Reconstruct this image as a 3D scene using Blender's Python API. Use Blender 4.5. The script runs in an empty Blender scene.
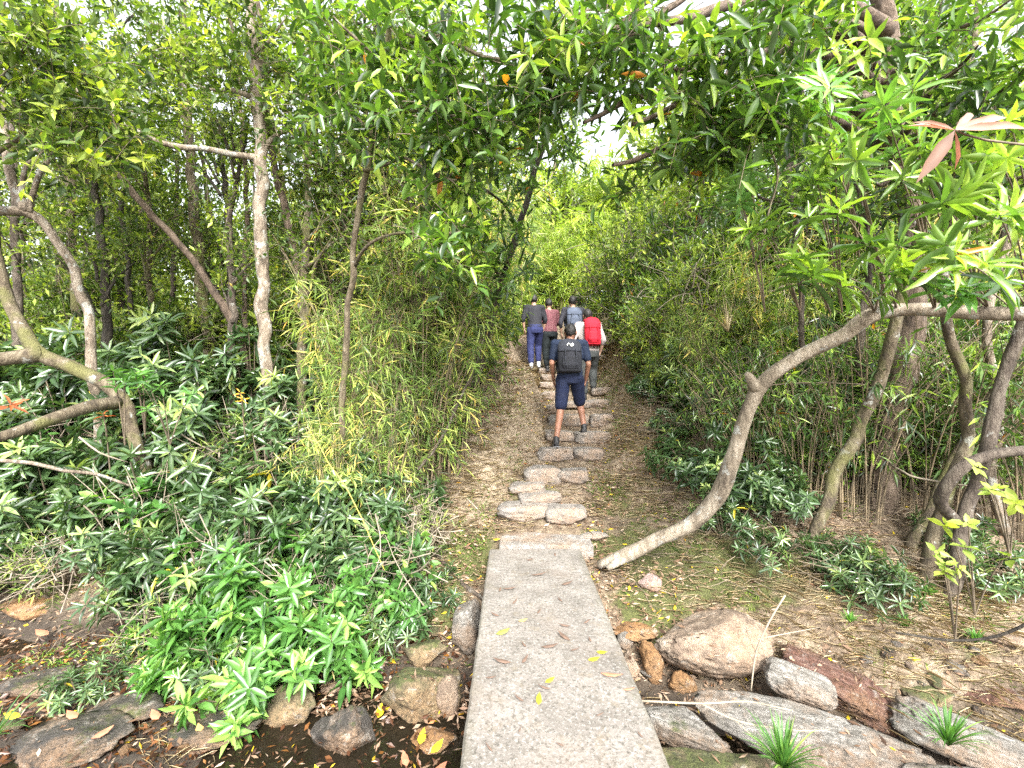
import bpy, bmesh, math, random
import numpy as np
from mathutils import Vector, Matrix

rng = np.random.default_rng(7)
random.seed(7)
scene = bpy.context.scene
COL = scene.collection
F = 450.0
CAM_H = 1.55

# ------------------------------------------------------------------ noise
_T = np.random.default_rng(3).random((32, 32, 32))
def vnoise(x, y, z=0.0):
    x, y, z = np.broadcast_arrays(np.asarray(x, float), np.asarray(y, float), np.asarray(z, float))
    xi = np.floor(x).astype(int); yi = np.floor(y).astype(int); zi = np.floor(z).astype(int)
    u = x - xi; v = y - yi; w = z - zi
    u = u*u*(3-2*u); v = v*v*(3-2*v); w = w*w*(3-2*w)
    def t(a, b, c): return _T[(xi+a) & 31, (yi+b) & 31, (zi+c) & 31]
    r = 0
    for a, ua in ((0, 1-u), (1, u)):
        for b, vb in ((0, 1-v), (1, v)):
            for c, wc in ((0, 1-w), (1, w)):
                r = r + t(a, b, c)*ua*vb*wc
    return r*2-1
def fbm(x, y, z=0.0, o=4):
    r = 0; a = 1.0; f = 1.0
    for k in range(o):
        r = r + a*vnoise(x*f+k*7.3, y*f+k*3.1, np.asarray(z)*f+k*5.7); a *= .5; f *= 2.03
    return r
def sstep(a, b, x):
    t = np.clip((x-a)/(b-a), 0, 1); return t*t*(3-2*t)

# ------------------------------------------------------------------ terrain
PYS = [-60, 4.3, 4.7, 5.6, 6.3, 8, 9.3, 10.9, 12.5, 15, 20, 40, 400]
PXS = [.2, .25, .33, .52, .85, 1.15, 1.2, 1.35, 2.45, 2.9, 3.2, 4, 4]
def xc(y): return np.interp(y, PYS, PXS)
def ground(x, y):
    x = np.asarray(x, float); y = np.asarray(y, float)
    s = np.interp(x, [-3, -.8, .7, 3, 6], [.95, .2, 0, -.35, -.5])*(1-sstep(4.5, 7.5, y))*sstep(1.2, 2.6, y)
    yy = y - s
    B = np.interp(yy, [-400, -2, .3, .95, 1.35, 2.9, 3.3, 3.8, 4.3, 6, 8, 9.5, 10.9, 12.5, 15, 20, 40, 200, 400],
                  [0, -.05, -.12, -.35, -.75, -.75, -.5, -.2, -.05, .60, 1.24, 1.62, 1.87, 2.31, 3.4, 5, 7, 7, 7])
    off = x - xc(y)
    Bl = np.interp(y, [-400, 6, 8, 12, 20, 60, 400], [0, .6, 1.0, 1.45, 1.9, 2.2, -2])
    Br = np.interp(y, [-400, 6, 8, 12, 20, 60, 400], [0, .6, 1.3, 2.1, 3.6, 6, 4])
    far = sstep(5.5, 8, y)
    B = B + (Bl-B)*sstep(1.2, 4, -off)*far
    B = B + (Br-B)*sstep(1.5, 5, off)*far
    A = np.interp(y, [4.2, 5, 6.3, 9, 14], [0, .14, .55, .75, .7])
    wl = np.interp(y, [7.6, 9.4, 11.5], [0, .75, .4])
    B = B + A*sstep(.42, .85, -off-wl) + A*.95*sstep(.42, 1.15, off)
    n = .10*fbm(x*.8, y*.8, 1.0) + .035*fbm(x*3.1, y*3.1, 2.0)
    onp = 1 - (1-sstep(.3, .8, np.abs(off)))*sstep(3.9, 4.4, y)*.85
    return B + n*onp
def P(px, py, d):
    return np.array([(px-512)/F*d, d, CAM_H-(py-384)/F*d])
def hit(px, py, dmax=60):
    t = np.arange(.8, dmax, .01)
    X = (px-512)/F*t; Z = CAM_H-(py-384)/F*t
    g = ground(X, t)
    k = np.argmax(Z <= g)
    if Z[k] > g[k]: k = len(t)-1
    return np.array([X[k], t[k], g[k]])
def proj(p): return 512+p[0]/p[1]*F, 384-(p[2]-CAM_H)/p[1]*F

# ------------------------------------------------------------------ materials
def newmat(name):
    m = bpy.data.materials.new(name); m.use_nodes = True
    nt = m.node_tree
    for n in list(nt.nodes):
        if n.type != 'OUTPUT_MATERIAL': nt.nodes.remove(n)
    out = [n for n in nt.nodes if n.type == 'OUTPUT_MATERIAL'][0]
    return m, nt, out
def N(nt, t, **kw):
    n = nt.nodes.new(t)
    for k, v in kw.items():
        if k in n.inputs.keys() if isinstance(k, str) else False: n.inputs[k].default_value = v
        else: setattr(n, k, v)
    return n
def ramp(nt, stops, interp='LINEAR'):
    r = nt.nodes.new('ShaderNodeValToRGB'); cr = r.color_ramp; cr.interpolation = interp
    while len(cr.elements) > 1: cr.elements.remove(cr.elements[0])
    cr.elements[0].position = stops[0][0]; cr.elements[0].color = (*stops[0][1], 1)
    for p, c in stops[1:]:
        e = cr.elements.new(p); e.color = (*c, 1)
    return r
def noise(nt, vec, scale, detail=4, rough=.6):
    n = nt.nodes.new('ShaderNodeTexNoise'); n.inputs['Scale'].default_value = scale
    n.inputs['Detail'].default_value = detail; n.inputs['Roughness'].default_value = rough
    if vec is not None: nt.links.new(vec, n.inputs['Vector'])
    return n
def mixc(nt, fac, a, b):
    m = nt.nodes.new('ShaderNodeMix'); m.data_type = 'RGBA'
    for i, s in ((0, fac), (6, a), (7, b)):
        if hasattr(s, 'is_output'): nt.links.new(s, m.inputs[i])
        elif isinstance(s, (int, float)): m.inputs[i].default_value = s
        else: m.inputs[i].default_value = (*s, 1)
    return m.outputs[2]
def maprange(nt, v, a, b, c=0, d=1):
    m = nt.nodes.new('ShaderNodeMapRange'); nt.links.new(v, m.inputs[0])
    for i, q in enumerate((a, b, c, d)): m.inputs[i+1].default_value = q
    return m.outputs[0]

def leafmat(name, stops, rough=.38, trans=.4, ttint=(1.02, 1.15, .38), spec=.5, gain=1.35, hue=.512):
    m, nt, out = newmat(name); L = nt.links
    at = N(nt, 'ShaderNodeAttribute', attribute_name='tint')
    stops = [(p, tuple(min(.8, q*gain) for q in c)) for p, c in stops]
    r = ramp(nt, stops); L.new(at.outputs['Fac'], r.inputs[0])
    geo = N(nt, 'ShaderNodeNewGeometry')
    nz = noise(nt, geo.outputs['Position'], 9, 2)
    hs = N(nt, 'ShaderNodeHueSaturation')
    L.new(r.outputs[0], hs.inputs['Color']); L.new(maprange(nt, nz.outputs[0], .3, .7, .65, 1.3), hs.inputs['Value']); hs.inputs['Hue'].default_value = hue; hs.inputs['Saturation'].default_value = 1.03
    b = N(nt, 'ShaderNodeBsdfPrincipled'); b.inputs['Roughness'].default_value = rough
    b.inputs['Specular IOR Level'].default_value = spec
    L.new(hs.outputs[0], b.inputs['Base Color'])
    t = N(nt, 'ShaderNodeBsdfTranslucent')
    mm = nt.nodes.new('ShaderNodeMix'); mm.data_type = 'RGBA'; mm.blend_type = 'MULTIPLY'; mm.inputs[0].default_value = 1
    L.new(hs.outputs[0], mm.inputs[6]); mm.inputs[7].default_value = (ttint[0]*1.5, ttint[1]*1.5, ttint[2]*1.5, 1)
    L.new(mm.outputs[2], t.inputs[0])
    x = N(nt, 'ShaderNodeMixShader'); x.inputs[0].default_value = trans*.85
    L.new(b.outputs[0], x.inputs[1]); L.new(t.outputs[0], x.inputs[2]); L.new(x.outputs[0], out.inputs[0])
    return m

def barkmat(name, dark, mid, light, lich=.62, scale=14, moss=None):
    m, nt, out = newmat(name); L = nt.links
    tc = N(nt, 'ShaderNodeTexCoord'); mp = N(nt, 'ShaderNodeMapping'); mp.inputs['Scale'].default_value = (1, 1, .35)
    L.new(tc.outputs['Object'], mp.inputs[0])
    n1 = noise(nt, mp.outputs[0], scale, 6, .7)
    dark, mid, light = [tuple(q*.62 for q in c) for c in (dark, mid, light)]
    r = ramp(nt, [(.34, dark), (.5, mid), (.66, light)]); L.new(n1.outputs[0], r.inputs[0])
    n2 = noise(nt, tc.outputs['Object'], 7, 4, .65)
    c = mixc(nt, maprange(nt, n2.outputs[0], lich, lich+.05, 0, .8), r.outputs[0], (.33, .33, .30))
    if moss:
        n3 = noise(nt, tc.outputs['Object'], 3, 3, .6)
        c = mixc(nt, maprange(nt, n3.outputs[0], .48, .62, 0, .8), c, moss)
    b = N(nt, 'ShaderNodeBsdfPrincipled'); b.inputs['Roughness'].default_value = .85
    L.new(c, b.inputs['Base Color'])
    bp = N(nt, 'ShaderNodeBump'); bp.inputs['Distance'].default_value = .03; bp.inputs['Strength'].default_value = 1.
    n4 = noise(nt, mp.outputs[0], scale*3, 5, .7); L.new(n4.outputs[0], bp.inputs['Height'])
    L.new(bp.outputs[0], b.inputs['Normal']); L.new(b.outputs[0], out.inputs[0])
    return m

def rockmat(name, cols, mosslvl=.9, band=False, wet=0.0):
    m, nt, out = newmat(name); L = nt.links
    tc = N(nt, 'ShaderNodeTexCoord'); geo = N(nt, 'ShaderNodeNewGeometry')
    v = tc.outputs['Object']
    if band:
        mp = N(nt, 'ShaderNodeMapping'); mp.inputs['Scale'].default_value = (1.2, 6, 5); L.new(v, mp.inputs[0]); v = mp.outputs[0]
    n1 = noise(nt, v, 5, 8, .7)
    cols = [tuple(q*.88 for q in c) for c in cols]
    r = ramp(nt, [(.32, cols[0]), (.47, cols[1]), (.58, cols[2]), (.7, cols[3])]); L.new(n1.outputs[0], r.inputs[0])
    n7 = noise(nt, tc.outputs['Object'], 2.6, 5, .7); warm = mixc(nt, maprange(nt, n7.outputs[0], .46, .6, 0, .6), r.outputs[0], (.26, .15, .075))
    n2 = noise(nt, tc.outputs['Object'], 38, 6, .75)
    sp = mixc(nt, maprange(nt, n2.outputs[0], .5, .6, 0, .7), warm, cols[0])
    n5 = noise(nt, tc.outputs['Object'], 11, 5, .7)
    sp = mixc(nt, maprange(nt, n5.outputs[0], .58, .66, 0, .5), sp, (.34, .33, .30))
    n6 = noise(nt, geo.outputs['Position'], 40, 4, .7); rm = ramp(nt, [(.35, (.025, .035, .008)), (.65, (.10, .12, .03))]); L.new(n6.outputs[0], rm.inputs[0]); mossc = rm.outputs[0]
    sx = N(nt, 'ShaderNodeSeparateXYZ'); L.new(geo.outputs['Normal'], sx.inputs[0])
    n3 = noise(nt, geo.outputs['Position'], 4.5, 5, .7)
    ad = N(nt, 'ShaderNodeMath', operation='MULTIPLY'); L.new(sx.outputs[2], ad.inputs[0]); ad.inputs[1].default_value = .35
    ad2 = N(nt, 'ShaderNodeMath', operation='ADD'); L.new(ad.outputs[0], ad2.inputs[0]); L.new(n3.outputs[0], ad2.inputs[1])
    c = mixc(nt, maprange(nt, ad2.outputs[0], mosslvl+.06, mosslvl+.16, 0, .85), sp, mossc)
    b = N(nt, 'ShaderNodeBsdfPrincipled'); b.inputs['Roughness'].default_value = .8 - .5*wet
    L.new(c, b.inputs['Base Color'])
    bp = N(nt, 'ShaderNodeBump'); bp.inputs['Distance'].default_value = .035; bp.inputs['Strength'].default_value = 1.
    n4 = noise(nt, v, 16, 8, .75); L.new(n4.outputs[0], bp.inputs['Height'])
    L.new(bp.outputs[0], b.inputs['Normal']); L.new(b.outputs[0], out.inputs[0])
    return m

def plain(name, col, rough=.7, var=.25, scale=20, bump=0, coord='Object'):
    m, nt, out = newmat(name); L = nt.links
    tc = N(nt, 'ShaderNodeTexCoord')
    n1 = noise(nt, tc.outputs[coord], scale, 4, .6)
    lo = tuple(c*(1-var) for c in col); hi = tuple(min(1, c*(1+var)) for c in col)
    r = ramp(nt, [(.35, lo), (.65, hi)]); L.new(n1.outputs[0], r.inputs[0])
    b = N(nt, 'ShaderNodeBsdfPrincipled'); b.inputs['Roughness'].default_value = rough
    L.new(r.outputs[0], b.inputs['Base Color'])
    if bump:
        bp = N(nt, 'ShaderNodeBump'); bp.inputs['Distance'].default_value = bump
        L.new(n1.outputs[0], bp.inputs['Height']); L.new(bp.outputs[0], b.inputs['Normal'])
    L.new(b.outputs[0], out.inputs[0])
    return m

M = {}
M['gloss'] = leafmat('leaf_glossy', [(0, (.018, .034, .010)), (.3, (.042, .076, .020)), (.6, (.09, .145, .035)), (.85, (.20, .27, .05)), (.985, (.32, .38, .07)), (1, (.35, .12, .03))], .27, .4, spec=.7)
M['blue'] = leafmat('leaf_bluish', [(0, (.018, .034, .014)), (.35, (.045, .078, .030)), (.7, (.09, .135, .055)), (.9, (.19, .24, .09)), (.96, (.28, .32, .10)), (1, (.4, .3, .04))], .27, .3, spec=.8)
M['bright'] = leafmat('leaf_bright', [(0, (.03, .07, .018)), (.4, (.06, .13, .03)), (.8, (.11, .21, .05)), (1, (.24, .34, .08))], .28, .35, spec=.8)
M['small'] = leafmat('leaf_small', [(0, (.022, .036, .012)), (.35, (.055, .085, .022)), (.7, (.14, .18, .035)), (.95, (.30, .33, .06)), (1, (.42, .3, .09))], .42, .45)
M['bamboo'] = leafmat('leaf_bamboo', [(0, (.045, .07, .02)), (.3, (.11, .16, .04)), (.6, (.22, .27, .065)), (.82, (.36, .38, .11)), (.93, (.45, .38, .15)), (1, (.5, .25, .06))], .45, .4)
M['lime'] = leafmat('leaf_lime', [(0, (.09, .125, .03)), (.5, (.20, .25, .05)), (1, (.36, .38, .09))], .45, .5)
M['far'] = leafmat('leaf_far', [(0, (.04, .055, .018)), (.5, (.13, .17, .035)), (1, (.30, .32, .07))], .5, .5)
M['pink'] = leafmat('leaf_pink', [(0, (.16, .09, .07)), (1, (.30, .17, .14))], .4, .3, (1, .6, .5))
M['red'] = leafmat('leaf_red', [(0, (.25, .05, .03)), (.6, (.36, .11, .05)), (1, (.42, .26, .03))], .4, .4, (1, .5, .3))
M['litter'] = leafmat('dry_leaf', [(0, (.05, .03, .02)), (.3, (.13, .08, .05)), (.55, (.25, .165, .11)), (.75, (.36, .265, .19)), (.92, (.46, .36, .28)), (.97, (.5, .17, .05)), (1, (.6, .45, .04))], .7, .1, (1, .9, .7), .2, 1.0, .5)
M['straw'] = leafmat('dry_straw', [(0, (.24, .18, .10)), (.5, (.40, .32, .19)), (1, (.55, .48, .32))], .7, .1, (1, .9, .7), .2, 1.0, .5)
M['grass'] = leafmat('grass_blade', [(0, (.06, .11, .02)), (.5, (.13, .22, .035)), (.85, (.26, .33, .07)), (1, (.4, .36, .15))], .45, .35)
M['mossleaf'] = leafmat('moss_leaf', [(0, (.06, .08, .012)), (.5, (.14, .18, .025)), (1, (.27, .31, .05))], .8, .3)
M['wetleaf'] = leafmat('wet_leaf', [(0, (.05, .02, .012)), (.4, (.16, .07, .035)), (.75, (.30, .13, .05)), (.9, (.45, .2, .04)), (1, (.6, .42, .05))], .3, .1, (1, .6, .3), .6, .5, .5)
M['bark'] = barkmat('bark_grey_brown', (.05, .035, .025), (.13, .10, .075), (.26, .22, .17))
M['bark_pale'] = barkmat('bark_pale', (.12, .09, .06), (.34, .27, .20), (.55, .48, .38), .55)
M['bark_tan'] = barkmat('bark_tan', (.13, .10, .07), (.35, .285, .205), (.60, .52, .41), .58, 11)
M['bark_red'] = barkmat('bark_reddish', (.06, .04, .028), (.19, .135, .095), (.33, .25, .19), .62)
M['bark_dark'] = barkmat('bark_dark', (.02, .016, .012), (.06, .048, .035), (.13, .11, .08), .68)
M['bark_moss'] = barkmat('bark_mossy', (.06, .045, .03), (.17, .13, .08), (.33, .28, .19), .6, 14, (.12, .12, .035))
M['twig'] = plain('twig_bark', (.14, .11, .075), .8, .4, 8)
M['twig_pale'] = plain('twig_pale', (.24, .20, .15), .8, .3, 8)
M['culm'] = plain('bamboo_culm', (.27, .24, .12), .5, .45, 5)
M['culm_dry'] = plain('dry_culm', (.17, .13, .08), .6, .65, 4)
M['rock_tan'] = rockmat('rock_tan', [(.12, .085, .06), (.27, .20, .145), (.40, .33, .26), (.54, .49, .42)], .95)
M['rock_orange'] = rockmat('rock_orange', [(.10, .05, .02), (.28, .15, .06), (.38, .23, .11), (.44, .33, .22)], .9)
M['rock_grey'] = rockmat('rock_grey', [(.10, .09, .075), (.27, .25, .22), (.40, .375, .34), (.56, .54, .51)], .84, True)
M['rock_step'] = rockmat('rock_step', [(.15, .132, .115), (.28, .255, .23), (.38, .355, .325), (.49, .47, .44)], .97)
M['rock_moss'] = rockmat('rock_mossy', [(.06, .05, .03), (.16, .13, .07), (.26, .22, .13), (.36, .30, .2)], .66)
M['rock_pink'] = rockmat('rock_pinkish', [(.15, .10, .09), (.33, .24, .21), (.42, .33, .30), (.52, .45, .43)], 1.0)
M['rock_wet'] = rockmat('rock_wet', [(.02, .018, .015), (.07, .06, .05), (.15, .13, .11), (.30, .28, .26)], .82, False, .75)
M['rock_red'] = rockmat('rock_reddish', [(.06, .03, .02), (.17, .08, .055), (.25, .15, .12), (.34, .26, .23)], .9, True, .6)

# ------------------------------------------------------------------ mesh builder
class MB:
    def __init__(s): s.V = []; s.Fc = []; s.Mi = []; s.T = []; s.n = 0; s.SM = []
    def add(s, V, Fc, mat=0, tint=None, smooth=True):
        V = np.asarray(V, float).reshape(-1, 3); Fc = np.asarray(Fc, int).reshape(-1, 3)
        s.V.append(V); s.Fc.append(Fc+s.n); s.n += len(V)
        s.Mi.append(np.full(len(Fc), mat)); s.SM.append(np.full(len(Fc), smooth))
        s.T.append(np.full(len(V), .5) if tint is None else tint)
    def mesh(s, name, mats):
        me = bpy.data.meshes.new(name)
        V = np.concatenate(s.V); Fc = np.concatenate(s.Fc); mi = np.concatenate(s.Mi)
        me.vertices.add(len(V)); me.vertices.foreach_set('co', V.ravel().astype(np.float32))
        me.loops.add(len(Fc)*3); me.loops.foreach_set('vertex_index', Fc.ravel().astype(np.int32))
        me.polygons.add(len(Fc)); me.polygons.foreach_set('loop_start', np.arange(0, len(Fc)*3, 3, dtype=np.int32))
        me.polygons.foreach_set('material_index', mi.astype(np.int32))
        me.polygons.foreach_set('use_smooth', np.concatenate(s.SM))
        a = me.attributes.new('tint', 'FLOAT', 'POINT'); a.data.foreach_set('value', np.concatenate(s.T).astype(np.float32))
        for m in mats: me.materials.append(M[m] if isinstance(m, str) else m)
        me.update(calc_edges=True); me.validate()
        return me
    def build(s, name, mats, parent=None, loc=None):
        if isinstance(mats, (str, bpy.types.Material)): mats = [mats]
        if loc is not None:
            loc = np.asarray(loc, float); s.V = [v-loc for v in s.V]
        o = bpy.data.objects.new(name, s.mesh(name, mats)); COL.objects.link(o)
        if loc is not None: o.location = tuple(loc)
        if parent is not None:
            o.parent = parent
            if loc is None: o.location = (0, 0, 0)
        return o

def tag(o, label=None, cat=None, group=None, kind=None):
    if label: o['label'] = label
    if cat: o['category'] = cat
    if group: o['group'] = group
    if kind: o['kind'] = kind
    return o
def empty(name, loc, label, cat, group=None, rz=0, s=1):
    o = bpy.data.objects.new(name, None); COL.objects.link(o); o.empty_display_size = .1
    o.location = tuple(float(q) for q in loc); o.rotation_euler = (0, 0, rz); o.scale = (s, s, s)
    return tag(o, label, cat, group)
def copy_tree(o, parent=None):
    c = o.copy(); COL.objects.link(c); c.parent = parent
    for ch in list(o.children):
        copy_tree(ch, c)
    return c

def norm(v): return v/(np.linalg.norm(v, axis=-1, keepdims=True)+1e-9)
UP = np.array([0, 0, 1.0])

# leaf templates: (u along, v across, w normal)
LHI = (np.array([[0, 0, 0], [.3, -.42, .02], [.3, 0, -.06], [.3, .42, .02], [.66, -.38, -.02], [.66, 0, -.11], [.66, .38, -.02], [1, 0, -.22]]),
       np.array([[0, 2, 1], [0, 3, 2], [1, 2, 5], [1, 5, 4], [2, 3, 6], [2, 6, 5], [4, 5, 7], [5, 6, 7]]))
LLO = (np.array([[0, 0, 0], [.45, -.5, 0], [.45, .5, 0], [1, 0, -.12]]), np.array([[0, 2, 3], [0, 3, 1]]))
def leaves(mb, pos, dirs, nrm, L, W, tint, mat=0, hi=False, curl=1.0):
    T, Fc = LHI if hi else LLO
    n = len(pos)
    if n == 0: return
    d = norm(dirs); b = norm(np.cross(nrm, d)); w = np.cross(d, b)
    L = np.broadcast_to(L, (n,)); W = np.broadcast_to(W, (n,))
    V = (pos[:, None, :] + d[:, None, :]*(T[None, :, 0, None]*L[:, None, None])
         + b[:, None, :]*(T[None, :, 1, None]*W[:, None, None])
         + w[:, None, :]*(T[None, :, 2, None]*(L*curl)[:, None, None]))
    k = len(T)
    FF = (Fc[None] + (np.arange(n)*k)[:, None, None]).reshape(-1, 3)
    mb.add(V.reshape(-1, 3), FF, mat, np.repeat(np.broadcast_to(tint, (n,)), k), smooth=hi)

def tubes(mb, Pn, R, mat=0, sides=3, tint=None):
    """Pn (N,S,3), R (N,S)"""
    Nn, S, _ = Pn.shape
    t = norm(np.gradient(Pn, axis=1))
    ref = np.where(np.abs(t[..., 2:3]) > .9, np.array([1., 0, 0]), UP)
    a = norm(np.cross(ref, t)); b = np.cross(t, a)
    ang = np.arange(sides)/sides*2*math.pi
    V = Pn[:, :, None, :] + R[:, :, None, None]*(a[:, :, None, :]*np.cos(ang)[None, None, :, None] + b[:, :, None, :]*np.sin(ang)[None, None, :, None])
    i = np.arange(S-1)[:, None]*sides; j = np.arange(sides)[None]; j2 = (j+1) % sides
    q = np.stack([np.stack([i+j, i+j2, i+sides+j2], -1), np.stack([i+j, i+sides+j2, i+sides+j], -1)], 2).reshape(-1, 3)
    FF = (q[None] + (np.arange(Nn)*S*sides)[:, None, None]).reshape(-1, 3)
    mb.add(V.reshape(-1, 3), FF, mat, tint)

def catmull(pts, rad, step=.06):
    pts = np.asarray(pts, float); rad = np.asarray(rad, float)
    p = np.vstack([2*pts[0]-pts[1], pts, 2*pts[-1]-pts[-2]])
    out = []; ro = []
    for k in range(len(pts)-1):
        n = max(2, int(np.linalg.norm(pts[k+1]-pts[k])/step))
        t = np.arange(n)[:, None]/n
        a, b, c, d = p[k], p[k+1], p[k+2], p[k+3]
        out.append(.5*(2*b+(c-a)*t+(2*a-5*b+4*c-d)*t*t+(3*b-a-3*c+d)*t**3)); ro.append(rad[k]+(rad[k+1]-rad[k])*t[:, 0])
    out.append(pts[-1:]); ro.append(rad[-1:])
    return np.vstack(out), np.concatenate(ro)
def trunk(mb, pts, rad, mat=0, sides=11, rough=.1, seed=0, wob=.012, caps=True):
    Q, R = catmull(pts, rad)
    Q = Q + wob*np.stack([vnoise(Q[:, 2]*4+seed, Q[:, 0]*4, seed), vnoise(Q[:, 2]*4, Q[:, 1]*4+seed, seed+9), 0*R], -1)*(R/R.max())[:, None]**.3
    t = norm(np.gradient(Q, axis=0)); ref = np.array([.31, .9, .05]) if abs(t[0][1]) < .9 else np.array([1., 0, .1])
    a = norm(np.cross(np.broadcast_to(ref, t.shape), t)); b = np.cross(t, a)
    ang = np.arange(sides)/sides*2*math.pi
    s = np.arange(len(Q))[:, None]*.06
    rr = R[:, None]*(1+rough*fbm(np.cos(ang)[None]*1.5+seed, np.sin(ang)[None]*1.5, s*4, 3))
    rr = rr*(1+.18*np.maximum(0, vnoise(s*2.2+seed*3, ang[None]*.8)-.35))
    V = Q[:, None]+rr[..., None]*(a[:, None]*np.cos(ang)[None, :, None]+b[:, None]*np.sin(ang)[None, :, None])
    S = len(Q); i = np.arange(S-1)[:, None]*sides; j = np.arange(sides)[None]; j2 = (j+1) % sides
    q = np.stack([np.stack([i+j, i+j2, i+sides+j2], -1), np.stack([i+j, i+sides+j2, i+sides+j], -1)], 2).reshape(-1, 3)
    V = V.reshape(-1, 3)
    if caps:
        n0 = len(V); V = np.vstack([V, Q[0], Q[-1]]); jj = np.arange(sides); jn = (jj+1) % sides
        q = np.vstack([q, np.stack([np.full(sides, n0), jn, jj], -1), np.stack([np.full(sides, n0+1), (S-1)*sides+jj, (S-1)*sides+jn], -1)])
    mb.add(V, q, mat)
    return Q, R

def rdir(n, up=0., spread=1.):
    v = rng.normal(size=(n, 3))*spread; v[:, 2] += up; return norm(v)

def twigs(mb, st, di, ln, nl, L, W, droop=.25, r=.004, tmat=1, lmat=0, hi=False, t0=.25, out=.9, up=.25, tint=(.1, .9), nb=.15, young=.0, tw=True):
    """curved twigs with leaves along them (spiral), more at the tip"""
    n = len(st)
    if n == 0: return
    ln = np.broadcast_to(ln, (n,)); S = 4
    tt = np.linspace(0, 1, S)
    def at(t):   # t (n,) or (n,k)
        t = np.asarray(t)
        if t.ndim == 1: t = np.broadcast_to(t, (n, len(t)))
        p = st[:, None]+di[:, None]*(ln[:, None]*t)[..., None]
        p = p.copy(); p[..., 2] -= droop*ln[:, None]*t*t
        return p
    if tw: tubes(mb, at(tt), np.broadcast_to(np.linspace(r, r*.45, S), (n, S)), tmat, 3)
    t = t0+(1-t0)*np.linspace(0, 1, nl)[None]**.7 + rng.uniform(-.04, .04, (n, nl)); t = np.clip(t, .02, 1.0)
    pos = at(t).reshape(-1, 3)
    tan = di[:, None]*np.ones((1, nl, 1)); tan = tan.copy(); tan[..., 2] -= 2*droop*t; tan = norm(tan)
    ref = np.where(np.abs(tan[..., 2:3]) > .95, np.array([1., 0, 0]), UP)
    a = norm(np.cross(ref, tan)); b = np.cross(tan, a)
    ph = (np.arange(nl)*2.4)[None]+rng.uniform(0, 6.28, (n, 1))+rng.uniform(-.4, .4, (n, nl))
    rad = a*np.cos(ph)[..., None]+b*np.sin(ph)[..., None]
    tipw = (t**3)[..., None]
    d = norm(tan*(.35+.5*tipw)+rad*out+UP*up+rng.normal(size=rad.shape)*nb).reshape(-1, 3)
    nn = norm(UP*1.0 + tan.reshape(-1, 3)*.4 + rng.normal(size=d.shape)*.35)
    base = np.clip(rng.normal(sum(tint)/2, (tint[1]-tint[0])/3, (n, 1)), 0, 1)
    tn = np.clip(base+rng.normal(0, .17, (n, nl))+young*(t > .93), 0, .95).ravel(); tn[rng.random(len(tn)) < .004] = 1
    k = rng.uniform(.65, 1.15, n*nl)
    leaves(mb, pos, d, nn, L*k, W*k*rng.uniform(.85, 1.15, n*nl), tn, lmat, hi, curl=1.0)

def ellpts(n, c, r, shell=0.):
    v = rng.normal(size=(n, 3)); v = norm(v)*(rng.random((n, 1))**(1/3)*(1-shell)+shell)
    return np.asarray(c)+v*np.asarray(r)

# ------------------------------------------------------------------ ground sheet
def axis(lo, hi, fine, a, b, grow=1.12):
    x = list(np.arange(a, b+1e-6, fine)); s = fine
    while x[-1] < hi: s *= grow; x.append(x[-1]+s)
    s = fine
    while x[0] > lo: s *= grow; x.insert(0, x[0]-s)
    return np.array(x)
gx = axis(-900, 900, .045, -5, 5); gy = axis(-300, 1500, .045, .2, 9)
X, Y = np.meshgrid(gx, gy); Z = ground(X, Y)
near = (np.abs(X) < 7) & (Y < 12)
Z = Z+np.where(near, .018*fbm(X*9, Y*9, 4.0, 3), 0)
nx, ny = len(gx), len(gy)
ii = (np.arange(ny-1)[:, None]*nx+np.arange(nx-1)[None]).ravel()
MOSS = [(*hit(a, b_)[:2], r_) for a, b_, r_ in [(690, 575, .42), (760, 570, .45), (820, 585, .4), (640, 560, .3), (600, 545, .2), (860, 640, .25), (470, 560, .3), (440, 600, .25), (530, 495, .3), (620, 500, .35), (640, 440, .5), (90, 560, .4), (645, 610, .25), (960, 640, .35)]]
def mossf(x, y):
    g_ = 0
    for (a, b_, r_) in MOSS: g_ = g_+np.exp(-(((x-a)**2+(y-b_)**2)/r_**2)**1.5)
    return np.clip(g_, 0, 1)
OFF = X-xc(Y)
dry = sstep(4.5, 5.5, Y)*(np.exp(-((OFF-.85)/.5)**2)+np.exp(-((OFF+.75)/.4)**2))+np.exp(-((X-3.0)**2/1.6+(Y-3.4)**2/.35))
TT = np.clip(.5+.5*mossf(X, Y)-.5*np.clip(dry, 0, 1), 0, 1)
mb = MB(); mb.add(np.stack([X, Y, Z], -1), np.concatenate([np.stack([ii, ii+1, ii+nx+1], -1), np.stack([ii, ii+nx+1, ii+nx], -1)]), 0, TT.ravel())
m, nt, out = newmat('forest_floor'); L = nt.links
geo = N(nt, 'ShaderNodeNewGeometry'); pos = geo.outputs['Position']
n1 = noise(nt, pos, 14, 8, .75); n2 = noise(nt, pos, 1.6, 5, .65); n3 = noise(nt, pos, 55, 4, .7)
r = ramp(nt, [(.3, (.055, .038, .025)), (.48, (.16, .115, .075)), (.62, (.27, .21, .145)), (.75, (.38, .31, .23))]); L.new(n1.outputs[0], r.inputs[0])
r2 = ramp(nt, [(.35, (.04, .05, .01)), (.6, (.10, .115, .025)), (.75, (.17, .17, .05))]); L.new(n3.outputs[0], r2.inputs[0])
at = N(nt, 'ShaderNodeAttribute', attribute_name='tint')
n6 = noise(nt, pos, 4, 5, .7)
def madd(a, k, o2):
    q = N(nt, 'ShaderNodeMath', operation='MULTIPLY_ADD'); L.new(a, q.inputs[0]); q.inputs[1].default_value = k
    if hasattr(o2, 'is_output'): L.new(o2, q.inputs[2])
    else: q.inputs[2].default_value = o2
    return q.outputs[0]
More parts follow.
